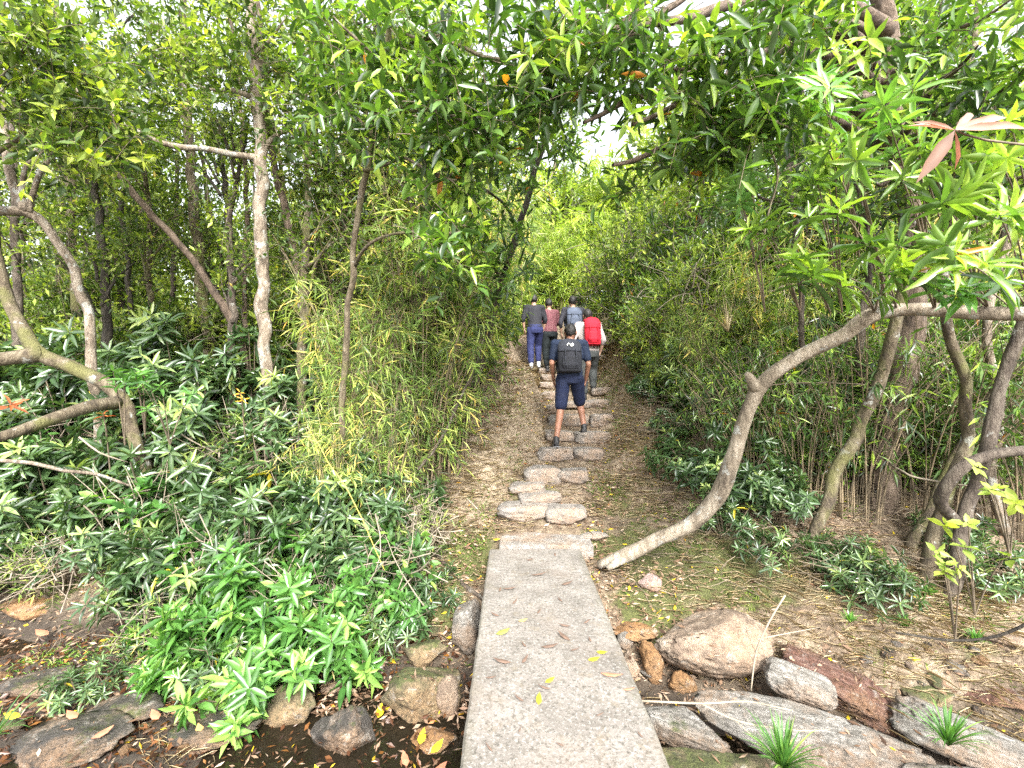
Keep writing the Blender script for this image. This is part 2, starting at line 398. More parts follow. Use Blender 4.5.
c = mixc(nt, maprange(nt, madd(at.outputs['Fac'], .8, n6.outputs[0]), .98, 1.14, 0, .9), r.outputs[0], r2.outputs[0])
rd = ramp(nt, [(.3, (.12, .085, .055)), (.5, (.30, .235, .16)), (.7, (.46, .39, .29))]); L.new(n1.outputs[0], rd.inputs[0])
c = mixc(nt, maprange(nt, madd(at.outputs['Fac'], -.8, n6.outputs[0]), .12, .34, 0, .85), c, rd.outputs[0])
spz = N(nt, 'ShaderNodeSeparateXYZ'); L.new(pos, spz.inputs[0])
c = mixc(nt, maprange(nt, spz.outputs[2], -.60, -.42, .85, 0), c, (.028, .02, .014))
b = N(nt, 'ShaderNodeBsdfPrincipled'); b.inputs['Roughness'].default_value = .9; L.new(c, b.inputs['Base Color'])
bp = N(nt, 'ShaderNodeBump'); bp.inputs['Distance'].default_value = .03; L.new(n3.outputs[0], bp.inputs['Height']); L.new(bp.outputs[0], b.inputs['Normal'])
L.new(b.outputs[0], out.inputs[0]); M['floor'] = m
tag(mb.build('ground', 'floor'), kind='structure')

# stream water
m, nt, out = newmat('stream_water'); L = nt.links
b = N(nt, 'ShaderNodeBsdfPrincipled'); b.inputs['Base Color'].default_value = (.05, .04, .025, 1); b.inputs['Roughness'].default_value = .06
b.inputs['Transmission Weight'].default_value = .75; b.inputs['IOR'].default_value = 1.33
geo = N(nt, 'ShaderNodeNewGeometry'); nn = noise(nt, geo.outputs['Position'], 7, 3); bp = N(nt, 'ShaderNodeBump'); bp.inputs['Distance'].default_value = .02
L.new(nn.outputs[0], bp.inputs['Height']); L.new(bp.outputs[0], b.inputs['Normal']); L.new(b.outputs[0], out.inputs[0]); M['water'] = m
gx2 = np.linspace(-14, 14, 120); gy2 = np.linspace(.9, 4.1, 30); X, Y = np.meshgrid(gx2, gy2)
ii = (np.arange(29)[:, None]*120+np.arange(119)[None]).ravel()
mb = MB(); mb.add(np.stack([X, Y, np.full_like(X, -.70)+.004*vnoise(X*3, Y*3)], -1), np.concatenate([np.stack([ii, ii+1, ii+121], -1), np.stack([ii, ii+121, ii+120], -1)]))
tag(mb.build('stream', 'water'), kind='structure')

# ------------------------------------------------------------------ rocks
def ico(sub):
    bm = bmesh.new(); bmesh.ops.create_icosphere(bm, subdivisions=sub, radius=1)
    V = np.array([v.co[:] for v in bm.verts]); Fc = np.array([[v.index for v in f.verts] for f in bm.faces]); bm.free(); return V, Fc
ICO = {s: ico(s) for s in (2, 3, 4, 5)}
def rock(name, c, size, mat, label, seed, rot=(0, 0, 0), sub=4, facets=13, rough=.12, boxy=.0, cat='rock', group=None, sink=0):
    V, Fc = ICO[sub]; V = V.copy(); r = np.random.default_rng(seed)
    if boxy:
        p_ = 2/(1-boxy); V = V/((np.abs(V)**p_).sum(1, keepdims=True)**(1/p_))
    pn = norm(r.normal(size=(facets, 3))); ph = r.uniform(.55, .88, facets) if boxy < .5 else r.uniform(1.0, 1.3, facets)
    for a, h in zip(pn, ph):
        dd = V@a; over = dd > h
        V[over] -= np.outer((dd[over]-h)*.95, a)
    V = V*(1+rough*fbm(V[:, 0]*1.7+seed, V[:, 1]*1.7, V[:, 2]*1.7, 5))[:, None]
    V = V + V*(.03*fbm(V[:, 0]*9+seed, V[:, 1]*9, V[:, 2]*9, 3))[:, None]
    cr = np.abs(fbm(V[:, 0]*2.6+seed*1.7, V[:, 1]*2.6, V[:, 2]*2.6, 4)); V = V*(1-.10*np.exp(-(cr/.07)**2))[:, None]
    V *= np.asarray(size)
    o = MB(); o.add(V, Fc); ob = o.build(name, mat); ob.location = (c[0], c[1], c[2]-sink); ob.rotation_euler = tuple(math.radians(a) for a in rot)
    tag(ob, label, cat, group); return ob

def prock(px, py, w, h, mat, label, d=None, zoff=0, depth=None, **kw):
    """rock whose centre shows at px,py and that is w by h pixels, resting on the ground there"""
    g = hit(px, py+h*.38)
    d = g[1]; c = P(px, py, d+.0)
    W = w/F*d/2; H = h/F*d/2
    dp = depth if depth else max(W*.75, H*.8)
    a = math.atan2(CAM_H-c[2], d)      # the top is seen from above: take that out of the height
    Hz = max(.03, (H - dp*math.sin(a)*.55)/math.cos(a)*1.0)
    Hz = max(Hz, .45*H)
    kw.setdefault('seed', int(px*7+py)); 
    return rock(kw.pop('name', 'rock'), (c[0], d+dp*.4, c[2]+zoff-.01), (W*1.08, dp, Hz*1.1), mat, label, **kw)

prock(718, 648, 118, 68, 'rock_tan', 'big rounded tan boulder beside the right edge of the concrete slab', d=2.95, name='boulder', cat='boulder', sub=5, facets=2, rough=.035, seed=31)
prock(652, 664, 24, 44, 'rock_orange', 'upright orange brown wedge of stone against the left side of the big boulder', d=2.75)
prock(640, 633, 52, 20, 'rock_orange', 'flat orange brown stone just above the upright wedge stone', d=3.2)
prock(632, 668, 15, 30, 'rock_tan', 'narrow pale stone between the slab edge and the upright wedge', d=2.78)
prock(625, 642, 16, 20, 'rock_grey', 'small grey stone touching the right edge of the slab', d=3.05)
prock(684, 683, 30, 22, 'rock_orange', 'small dark brown stone tucked under the big boulder', d=2.72)
prock(650, 584, 25, 20, 'rock_pink', 'small round pinkish stone on the moss in front of the low branch foot')
prock(592, 537, 36, 12, 'rock_step', 'flat stone at the far right corner of the slab')
LEDGE = 'bedrock ledges in the stream'
def ledge(p0, p1, wid, th, mat, label, seed, tilt=0, z0=None):
    c = (p0+p1)/2; v = p1-p0; ln = np.linalg.norm(v)/2
    rz = math.degrees(math.atan2(v[1], v[0])); ry = -math.degrees(math.asin(v[2]/np.linalg.norm(v)))
    rock('rock_ledge', c, (ln, wid, th), mat, label, seed, rot=(tilt, ry, rz), sub=5, facets=7, rough=.07, boxy=.45, cat='rock ledge', group=LEDGE)
ledge(P(690, 698, 2.75)-[0, 0, .06], P(935, 768, 2.2)-[0, 0, .06], .20, .10, 'rock_grey', 'long grey streaked rock ledge running diagonally below the big boulder', 5, 12)
ledge(P(615, 700, 2.6)-[0, 0, .06], P(735, 735, 2.35)-[0, 0, .05], .12, .09, 'rock_grey', 'short grey ledge beside the right edge of the slab', 8, 10)
ledge(P(765, 662, 2.95)-[0, 0, .05], P(835, 690, 2.8)-[0, 0, .05], .12, .08, 'rock_grey', 'grey layered ledge right of the big boulder', 9, 12)
ledge(P(780, 650, 3.15)-[0, 0, .05], P(915, 712, 2.8)-[0, 0, .05], .17, .10, 'rock_red', 'dark reddish wet rock ledge sloping down to the right', 12, 18)
ledge(P(890, 695, 2.8)-[0, 0, .07], P(1070, 770, 2.4)-[0, 0, .05], .16, .10, 'rock_grey', 'pale grey ledge behind the right grass tuft at the right edge', 14, 10)
ledge(P(905, 765, 2.15)-[0, 0, .05], P(1060, 790, 2.0)-[0, 0, .05], .13, .07, 'rock_grey', 'pale rock strip at the bottom right corner', 16, 5)
ledge(P(630, 748, 2.3)-[0, 0, .08], P(800, 778, 2.1)-[0, 0, .05], .16, .08, 'rock_moss', 'mossy rock shelf under the left grass tuft at the bottom', 18, 5)
prock(1005, 700, 60, 22, 'rock_red', 'flat reddish stone at the right edge above the pale ledge')
prock(935, 698, 50, 22, 'rock_moss', 'dark mossy stone between the reddish ledge and the right bank')
prock(467, 634, 30, 66, 'rock_grey', 'flat grey stone leaning on the left edge of the slab', d=3.2)
prock(366, 634, 56, 38, 'rock_orange', 'brown stone under the leafy bush left of the slab', d=3.15)
prock(424, 655, 44, 34, 'rock_moss', 'greenish brown stone between the bush and the slab', d=2.95)
prock(412, 702, 84, 62, 'rock_moss', 'large mossy block of rock left of the slab', d=2.55, sub=5, boxy=.3)
prock(447, 706, 24, 50, 'rock_tan', 'brown end piece against the large mossy block beside the slab', d=2.45)
prock(284, 714, 62, 52, 'rock_moss', 'rounded mossy rock below the low leafy bush', d=2.5)
prock(343, 742, 62, 66, 'rock_wet', 'grey speckled rock at the bottom left of the mossy block', d=2.3)
prock(387, 733, 26, 26, 'rock_pink', 'small round pink stone among the red and yellow leaves', d=2.3)
prock(335, 690, 34, 20, 'rock_tan', 'small brown stone left of the large mossy block', d=2.6)
prock(92, 560, 66, 40, 'rock_moss', 'moss covered boulder on the left bank under the shrubs')
prock(118, 715, 70, 26, 'rock_wet', 'dark wet stone in the stream near the red leaves', d=2.6)
prock(30, 690, 80, 22, 'rock_wet', 'flat wet stone at the left edge of the stream', d=2.7)
prock(210, 738, 90, 30, 'rock_wet', 'long wet rock in the stream below the straw heap', d=2.35)
prock(60, 748, 110, 30, 'rock_wet', 'wide dark wet rock at the bottom left corner', d=2.2)
prock(20, 610, 60, 26, 'rock_orange', 'tan stone in the bank at the left edge')
prock(265, 755, 60, 26, 'rock_pink', 'pale stone at the bottom between two wet rocks', d=2.2)
prock(430, 748, 50, 34, 'rock_orange', 'rusty brown stone at the bottom beside the slab', d=2.15)
prock(160, 672, 70, 26, 'rock_tan', 'tan stone half buried in the litter above the red leaves', d=3.0)
prock(1010, 640, 44, 16, 'rock_tan', 'small stone in the straw at the right edge')

cob = []
for k in range(5):
    o = rock('cobble', (0, 0, -50), (1, .8, .6), ['rock_tan', 'rock_grey', 'rock_orange', 'rock_wet', 'rock_moss'][k], 'small loose stone lying in the stream bed litter', 90+k, sub=3, cat='stone', group='small loose stones in the stream bed'); cob.append(o)
rc = np.random.default_rng(77); used_ = [0]*5
for k in range(115):
    if rc.random() < .62: px, py = rc.uniform(0, 460), rc.uniform(612, 768)
    else: px, py = rc.uniform(610, 1000), rc.uniform(640, 768)
    g = hit(px, py); r_ = rc.uniform(.025, .085); i = int(rc.integers(0, 5))
    if -.27 < g[0] < .7: continue
    o = cob[i] if not used_[i] else cob[i].copy()
    if used_[i]: COL.objects.link(o)
    used_[i] = 1
    o.location = (g[0], g[1], g[2]+r_*.2); o.scale = (r_, r_, r_*rc.uniform(.6, 1.1)); o.rotation_euler = (rc.uniform(-.4, .4), rc.uniform(-.4, .4), rc.uniform(0, 6.28))
# ------------------------------------------------------------------ concrete slab bridge
m, nt, out = newmat('old_concrete'); L = nt.links
tc = N(nt, 'ShaderNodeTexCoord'); v = tc.outputs['Object']
n1 = noise(nt, v, 3.2, 6, .65); n2 = noise(nt, v, 26, 4, .7); n3 = noise(nt, v, 60, 3, .7); n4 = noise(nt, v, 8, 6, .75)
r = ramp(nt, [(.3, (.10, .088, .075)), (.5, (.175, .157, .14)), (.7, (.255, .235, .215))]); L.new(n1.outputs[0], r.inputs[0])
c = mixc(nt, maprange(nt, n2.outputs[0], .53, .58, 0, .6), r.outputs[0], (.09, .08, .065))
c = mixc(nt, maprange(nt, n3.outputs[0], .54, .64, 0, .6), c, (.33, .32, .30))
c = mixc(nt, maprange(nt, n4.outputs[0], .54, .66, 0, .55), c, (.15, .12, .08))
n5 = noise(nt, v, 42, 3, .8); c = mixc(nt, maprange(nt, n5.outputs[0], .57, .61, 0, .75), c, (.06, .055, .045))
sx = N(nt, 'ShaderNodeSeparateXYZ'); L.new(v, sx.inputs[0]); ab = N(nt, 'ShaderNodeMath', operation='ABSOLUTE'); L.new(sx.outputs[0], ab.inputs[0])
n8 = noise(nt, v, 6, 5, .75); ed = N(nt, 'ShaderNodeMath', operation='MULTIPLY_ADD'); L.new(n8.outputs[0], ed.inputs[0]); ed.inputs[1].default_value = .34; L.new(ab.outputs[0], ed.inputs[2])
c = mixc(nt, maprange(nt, ed.outputs[0], .54, .64, 0, .5), c, (.085, .08, .045))
n9 = noise(nt, v, 1.7, 4, .6); c = mixc(nt, maprange(nt, n9.outputs[0], .5, .66, 0, .4), c, (.13, .095, .07))
b = N(nt, 'ShaderNodeBsdfPrincipled'); b.inputs['Roughness'].default_value = .9; L.new(c, b.inputs['Base Color'])
bp = N(nt, 'ShaderNodeBump'); bp.inputs['Distance'].default_value = .006; L.new(n2.outputs[0], bp.inputs['Height']); L.new(bp.outputs[0], b.inputs['Normal'])
L.new(b.outputs[0], out.inputs[0]); M['concrete'] = m
def slabgrid(x0, x1, y0, y1, zt, th, chip=.006, round_far=0):
    xs = np.concatenate([[x0], np.linspace(x0+.012, x1-.012, 24), [x1]]); ys = np.linspace(y0, y1, int((y1-y0)/.035)+2)
    X, Y = np.meshgrid(xs, ys)
    n = chip*fbm(Y*5, X*0+3.0, 0, 4)
    X = X+np.where(X < (x0+x1)/2, 1, -1)*(np.abs(n))*np.clip(np.abs(X-(x0+x1)/2)/((x1-x0)/2), 0, 1)**6
    if round_far:
        t = np.clip((Y-(y1-round_far))/round_far, 0, 1); X = (X-(x0+x1)/2)*(1-.35*t**2.5)+(x0+x1)/2
    Zt = zt+.004*fbm(X*2.2, Y*2.2)
    Zt[:, 0] -= .012; Zt[:, -1] -= .012
    return X, Y, Zt
def slab_obj(name, args, label, cat, mat='concrete'):
    X, Y, Zt = slabgrid(*args); ny, nx = X.shape; th = args[5]
    top = np.stack([X, Y, Zt], -1).reshape(-1, 3); bot = top.copy(); bot[:, 2] = args[4]-th
    ii = (np.arange(ny-1)[:, None]*nx+np.arange(nx-1)[None]).ravel(); n = nx*ny
    Fc = [np.stack([ii, ii+1, ii+nx+1], -1), np.stack([ii, ii+nx+1, ii+nx], -1), np.stack([ii+n, ii+nx+1+n, ii+1+n], -1), np.stack([ii+n, ii+nx+n, ii+nx+1+n], -1)]
    def side(e, flip):
        a, b2 = e[:-1], e[1:]; q = [np.stack([a, b2, b2+n], -1), np.stack([a, b2+n, a+n], -1)]
        if not flip: q = [k[:, ::-1] for k in q]
        return q
    idx = np.arange(n).reshape(ny, nx)
    Fc += side(idx[:, 0], False)+side(idx[:, -1], True)+side(idx[0], True)+side(idx[-1], False)
    mb = MB(); mb.add(np.vstack([top, bot]), np.concatenate(Fc), smooth=False)
    o = mb.build(name, mat, None, loc=(.21, 2, 0)); return tag(o, label, cat)
slab_obj('slab_bridge', (-.215, .645, -.6, 4.22, 0, .17), 'long pale concrete slab laid over the stream as a footbridge', 'footbridge')
slab_obj('landing_slab', (-.13, .78, 4.235, 4.60, .035, .16, .03, .18), 'worn rounded landing slab between the footbridge and the first steps', 'stone slab', 'rock_step')

# step stones
STEPS = [(524, 514, 50, 17, 'broad left stone of the first step above the slab'), (567, 517, 38, 15, 'rounded right stone of the first step above the slab'),
         (540, 503, 40, 7, 'thin flat stone just behind the first step'), (527, 493, 34, 7, 'narrow flat stone sunk in the moss left of the path'),
         (543, 475, 35, 18, 'thick left stone of the second step'), (573, 478, 30, 13, 'low right stone of the second step'),
         (556, 455, 34, 13, 'left stone of the step under the left foot of the man in navy'), (589, 455, 28, 12, 'right stone beside the left foot of the man in navy'),
         (561, 437, 28, 10, 'small left stone of the step under the raised foot'), (593, 438, 34, 12, 'right stone under the raised foot of the man in navy'),
         (569, 420, 38, 12, 'wide stone between the calves of the man in navy'), (603, 420, 22, 14, 'stone right of the man in navy at calf height'),
         (552, 410, 16, 9, 'small left stone at knee height of the man in navy'), (576, 406, 28, 7, 'pale stone between the knees of the man in navy'), (600, 404, 24, 9, 'mossy stone right of the man in navy at knee height'),
         (551, 396, 18, 9, 'stone left of the thigh of the man in navy'), (603, 392, 20, 9, 'stone right of the shorts of the man in navy'),
         (549, 386, 18, 8, 'stone left of the shorts of the man in navy'), (550, 378, 18, 7, 'stone just below the feet of the hiker in maroon'), (547, 371, 16, 6, 'stone under the feet of the hiker in maroon'),
         (606, 358, 22, 5, 'pale step right of the red backpack, lowest of three'), (608, 352, 22, 4, 'pale step right of the red backpack, middle of three'), (606, 346, 20, 4, 'pale step right of the red backpack, top of three')]
for k, (px, py, w, h, lab) in enumerate(STEPS):
    g = hit(px, py+h*.45); d = g[1]; W = w/F*d/2
    th = max(.055, h/F*d*.55)
    rock('step_stone', (g[0], d+.12, g[2]+.07), (W*1.08, .165, th*.9), 'rock_step', lab, 40+k, rot=(0, rng.uniform(-3, 3), rng.uniform(-7, 7)), sub=4, facets=10, rough=.05, boxy=.72, cat='step stone', group='rough stone steps of the path')

# ------------------------------------------------------------------ plants: prototypes
def rosette_tips(mb, tips, axes, nl, L, W, hi=True, lmat=0, tint=(.1, .8), flat=.5, jit=.15, lmat_cap=True):
    n = len(tips); ph = (np.arange(nl)*2.4)[None]+rng.uniform(0, 6.28, (n, 1))
    ax = norm(axes); ref = np.where(np.abs(ax[:, 2:3]) > .95, np.array([1., 0, 0]), UP)
    a = norm(np.cross(ref, ax)); b = np.cross(ax, a)
    rad = a[:, None]*np.cos(ph)[..., None]+b[:, None]*np.sin(ph)[..., None]
    lift = np.linspace(-.15, 1.3, nl)[None, :, None]*flat*1.4
    d = norm(rad+ax[:, None]*lift+rng.normal(size=rad.shape)*jit)
    pos = tips[:, None]-ax[:, None]*(np.linspace(.03, 0, nl)[None, :, None])
    nn = norm(ax[:, None]*1.0-rad*.35*lift+rng.normal(size=rad.shape)*.15)
    k = rng.uniform(.75, 1.15, (n, nl))*np.linspace(1.1, .65, nl)[None]
    base = np.clip(rng.normal(sum(tint)/2, (tint[1]-tint[0])/4, (n, 1)), 0, 1)
    tn = np.clip(base+np.linspace(-.12, .2, nl)[None]+rng.normal(0, .07, (n, nl)), 0, .95 if lmat_cap else 1); tn = np.where(rng.random(tn.shape) < .004, 1., tn)
    leaves(mb, pos.reshape(-1, 3), d.reshape(-1, 3), nn.reshape(-1, 3), (L*k).ravel(), (W*k).ravel(), tn.ravel(), lmat, hi)

def shrub_jit(): return .3
def shrub_proto(name, h, rad, nst, ntip, nl, L, W, lmat, tint=(.1, .8), hi=True, label='', cat='shrub', group=None, flat=.5, tmat='twig', yfrac=0.):
    root = empty(name, (0, 0, 0), label, cat, group)
    sb = MB(); fb = MB()
    ang = rng.uniform(0, 6.28, nst); rr = rad*np.sqrt(rng.random(nst))
    ends = np.stack([rr*np.cos(ang), rr*np.sin(ang), h*(1-.45*(rr/rad)**2)*rng.uniform(.35, 1.15, nst)], -1)
    s0 = np.stack([rr*.25*np.cos(ang), rr*.25*np.sin(ang), np.zeros(nst)-.05], -1)
    t = np.linspace(0, 1, 6)[None, :, None]
    mid = s0[:, None]*(1-t)+ends[:, None]*t; mid[..., 2] += (.12*h*np.sin(t*math.pi))[..., 0]*rng.uniform(-.2, 1, (nst, 1))
    tubes(sb, mid, np.broadcast_to(np.linspace(.011, .005, 6)*max(.5, h), (nst, 6)), 0, 5)
    k = rng.integers(0, nst, nst*ntip); st = mid[k, rng.integers(2, 6, len(k))]
    off = norm(st*[1, 1, 0]+rng.normal(size=st.shape)*.25*rad+UP*.22*rad)
    ln = rng.uniform(.10, .26, len(k))*max(.6, h)
    tips = st+off*ln[:, None]
    tt = np.linspace(0, 1, 4)[None, :, None]
    tubes(sb, st[:, None]*(1-tt)+tips[:, None]*tt, np.broadcast_to(np.linspace(.005, .003, 4), (len(k), 4)), 0, 3)
    allt = np.vstack([tips, ends]); ax = norm(np.vstack([off, norm(ends*[.6, .6, 0]+UP*.5)])+UP*.6)
    rosette_tips(fb, allt, norm(ax+rng.normal(size=ax.shape)*.3), nl, L, W, hi, 0, tint, flat, .26)
    sb.build('stem', tmat, root); fb.build('foliage', lmat, root)
    return root

def bush_proto(name, h, rad, ntw, nl, L, W, lmat, tint, label='', cat='bush', group=None, droop=.3, hi=False, stems=10, out=.9, tl=.45, tmat='twig'):
    root = empty(name, (0, 0, 0), label, cat, group)
    sb = MB(); fb = MB()
    ang = rng.uniform(0, 6.28, stems); q = rng.uniform(.2, .9, stems)*rad
    e = np.stack([q*np.cos(ang), q*np.sin(ang), h*rng.uniform(.6, 1, stems)], -1); s0 = e*[.15, .15, 0]-[0, 0, .1]
    t = np.linspace(0, 1, 7)[None, :, None]; mid = s0[:, None]*(1-t)+e[:, None]*t
    mid = mid+np.stack([vnoise(mid[..., 2]*1.5, np.arange(stems)[:, None]*3.3), vnoise(mid[..., 2]*1.5, np.arange(stems)[:, None]*5.1+9), 0*mid[..., 2]], -1)*.12*h*np.linspace(0, 1, 7)[None, :, None]
    tubes(sb, mid, np.broadcast_to(np.linspace(.018, .006, 7)*h**.5, (stems, 7)), 0, 6)
    c = ellpts(ntw, (0, 0, h*.55), (rad, rad, h*.5), .25)
    # thin clumps out so that gaps show
    keep = vnoise(c[:, 0]*2.2/rad**.3+5, c[:, 1]*2.2, c[:, 2]*2.2) > -.35; c = c[keep]
    di = norm((c-[0, 0, h*.35])*[1, 1, .8]+rng.normal(size=c.shape)*.45*rad+UP*.25*rad)
    twigs(fb, c-di*tl*.5, di, rng.uniform(.6, 1.3, len(c))*tl, nl, L, W, droop, .004, 1, 0, hi, tint=tint, out=out)
    nb_ = 70; c = ellpts(nb_, (0, 0, h*.5), (rad, rad, h*.5), .3); di = rdir(nb_, .5); ln = rng.uniform(.3, .9, nb_)[:, None, None]; t = np.linspace(0, 1, 6)[None, :, None]
    q = c[:, None]+di[:, None]*ln*(t-.5)+.12*np.sin(t*4)*rdir(nb_)[:, None]*ln
    tubes(sb, q, np.broadcast_to(np.linspace(.006, .002, 6), (nb_, 6)), 1, 4)
    sb.build('stem', [tmat, 'twig_pale'], root); fb.build('foliage', [lmat, tmat], root)
    return root

def bamboo_proto(name, h, rad, nc, ntw, nl, L, W, lmat, tint, label='', cat='bamboo', group=None, lean=(0, 0), culm='culm', r0=.0085, low=.22, arch=.4, partn=6):
    root = empty(name, (0, 0, 0), label, cat, group)
    ang = rng.uniform(0, 6.28, nc); q = rad*.35*np.sqrt(rng.random(nc))
    s0 = np.stack([q*np.cos(ang), q*np.sin(ang), np.full(nc, -.1)], -1)
    hh = h*rng.uniform(.6, 1.05, nc)
    az = ang+rng.normal(0, .5, nc); bend = rad*rng.uniform(.3, 1.2, nc)
    t = np.linspace(0, 1, 12)[None]
    C = np.stack([s0[:, 0:1]+(np.cos(az)*bend+lean[0])[:, None]*t**2, s0[:, 1:2]+(np.sin(az)*bend+lean[1])[:, None]*t**2, s0[:, 2:3]+hh[:, None]*(t-.25*arch*t**3)], -1)
    R = np.broadcast_to(np.linspace(1, .3, 12), (nc, 12))*r0*rng.uniform(.6, 1.3, (nc, 1))
    for k in range(min(partn, nc)):
        sb = MB(); tubes(sb, C[k:k+1], R[k:k+1], 0, 6); sb.build('culm', culm, root)
    fb = MB()
    if nc > partn: tubes(fb, C[partn:], R[partn:], 1, 5)
    k = rng.integers(0, nc, ntw); tt = low+(1-low)*rng.random(ntw)**.8
    idx = tt*11; i0 = np.minimum(idx.astype(int), 10); fr = (idx-i0)[:, None]
    st = C[k, i0]*(1-fr)+C[k, i0+1]*fr
    di = norm(rng.normal(size=(ntw, 3))*[1, 1, .3]+UP*.5)
    twigs(fb, st, di, rng.uniform(.15, .5, ntw), nl, L, W, .55, .0022, 1, 0, False, t0=.3, out=.55, up=-.15, tint=tint, nb=.25)
    fb.build('foliage', [lmat, culm], root)
    return root

def place(proto, used, pos, s=1, rz=None, label=None, group=None, tilt=0):
    o = copy_tree(proto) if used else proto
    o.location = (float(pos[0]), float(pos[1]), float(pos[2])); s = float(s)*rng.uniform(.93, 1.07)
    o.scale = (s, s, s*rng.uniform(.9, 1.1)); o.rotation_euler = (rng.uniform(-.08, .08), tilt, rng.uniform(0, 6.28) if rz is None else rz)
    if label: o['label'] = label
    if group: o['group'] = group
    return o
class Pool:
    def __init__(s, protos): s.p = protos; s.n = [0]*len(protos); s.k = 0
    def put(s, pos, sc=1, i=None, **kw):
        i = s.k % len(s.p) if i is None else i; s.k += 1
        o = place(s.p[i], s.n[i] > 0, pos, sc, **kw); s.n[i] += 1; return o
def G(x, y): return np.array([x, y, float(ground(x, y))])
ORD = ['first', 'second', 'third', 'fourth', 'fifth', 'sixth', 'seventh', 'eighth', 'ninth', 'tenth', 'eleventh', 'twelfth', 'thirteenth', 'fourteenth', 'fifteenth', 'sixteenth', 'seventeenth', 'eighteenth', 'nineteenth', 'twentieth']
def row(pool, spots, text, group, where='from the left', i=None, **kw):
    spots = sorted(spots, key=lambda q: q[0]/q[1])
    for k, q in enumerate(spots):
        pool.put(G(q[0], q[1]), q[2] if len(q) > 2 else 1, i=i, label=f'{text}, {ORD[k]} {where}', group=group, **kw)
def pxd(px, d): return (px-512)/F*d

# low shrubs lower left (bluish glossy rosettes) and bright ones nearer the slab
blue = Pool([shrub_proto('glossy_shrub', .78, .50, 20, 4, 9, .17, .042, 'blue', (.05, .85), label='x', cat='shrub') for _ in range(3)])
bright = Pool([shrub_proto('leafy_bush', .66, .48, 20, 4, 9, .165, .05, 'bright', (.15, 1.0), label='x', cat='shrub') for _ in range(2)])
tiny = Pool([shrub_proto('small_shrub', .28, .24, 14, 3, 10, .095, .022, 'blue', (.1, .8), label='x', cat='shrub') for _ in range(2)])

row(blue, [(pxd(px, d), d, s) for px, d, s in [(-30, 4.9, 1.2), (15, 5.1, 1.3), (65, 4.8, 1.2), (110, 5.2, 1.3), (150, 4.8, 1.2), (195, 5.1, 1.3), (235, 4.8, 1.2), (275, 5.0, 1.2), (310, 4.6, 1.1), (355, 4.6, 1.0), (395, 4.5, .9)]], 'dark glossy shrub in the middle row on the left bank', 'glossy shrubs on the left bank, middle row')
row(blue, [(pxd(px, d), d, s) for px, d, s in [(-10, 5.8, 1.4), (35, 6.2, 1.5), (75, 5.8, 1.4), (115, 6.3, 1.5), (150, 5.8, 1.4), (185, 6.2, 1.5), (220, 5.7, 1.3), (255, 6.2, 1.4), (290, 5.7, 1.2), (325, 6.1, 1.3), (-60, 5.8, 1.5)]], 'dark shrub in the back row among the left trunks', 'glossy shrubs on the left bank, back row')
row(blue, [(pxd(px, d), d, s) for px, d, s in [(-60, 4.4, 1.1), (-5, 4.4, .9), (45, 4.5, .8), (130, 4.4, .9), (165, 4.1, .9), (205, 4.3, 1.1), (250, 4.05, 1.1), (340, 4.3, 1.), (385, 4.15, .9)]], 'dark glossy shrub at the lip of the left bank', 'glossy shrubs on the left bank, front row')
row(bright, [(pxd(px, d), d, s) for px, d, s in [(180, 3.6, .8), (222, 3.45, .9), (265, 3.3, 1.), (320, 3.4, 1.), (290, 3.85, 1.1), (365, 3.7, .9), (240, 3.85, 1.0)]], 'fresh green leafy bush overhanging the stream left of the slab', 'fresh green bushes left of the slab')
tiny.put(hit(400, 640), 1.0, label='small green sprig just left of the slab above the mossy block')
tiny.put(hit(428, 605), .9, label='small leafy plant beside the left edge of the slab')
tiny.put(hit(225, 690), 1.0, label='small shrub at the stream edge below the fresh green bushes')
tiny.put(hit(160, 650), .9, label='small shrub on the litter at the left stream edge')
tiny.put(hit(85, 700), .8, label='small sprig among the wet stones at the lower left')
row(blue, [(pxd(px, d), d, s) for px, d, s in [(700, 4.9, .9), (745, 4.6, .85), (785, 4.4, .7), (725, 4.3, .55)]], 'blue green shrub behind the foot of the low bent trunk', 'shrubs behind the low bent trunk')
row(tiny, [(pxd(px, d), d, s) for px, d, s in [(765, 3.95, 1.0), (858, 3.7, 1.1), (880, 3.45, 1.0), (840, 3.9, .9), (1000, 3.6, 1.1), (955, 4.0, 1.0)]], 'small dark shrub on the mossy right bank', 'small shrubs on the right bank')
row(blue, [(pxd(px, d), d, s) for px, d, s in [(650, 6.4, .55), (645, 7.4, .6), (668, 5.6, .5), (690, 6.2, 1.0), (720, 5.8, 1.0), (760, 5.6, 1.0)]], 'leafy shrub at the foot of the right thicket', 'shrubs under the right thicket')

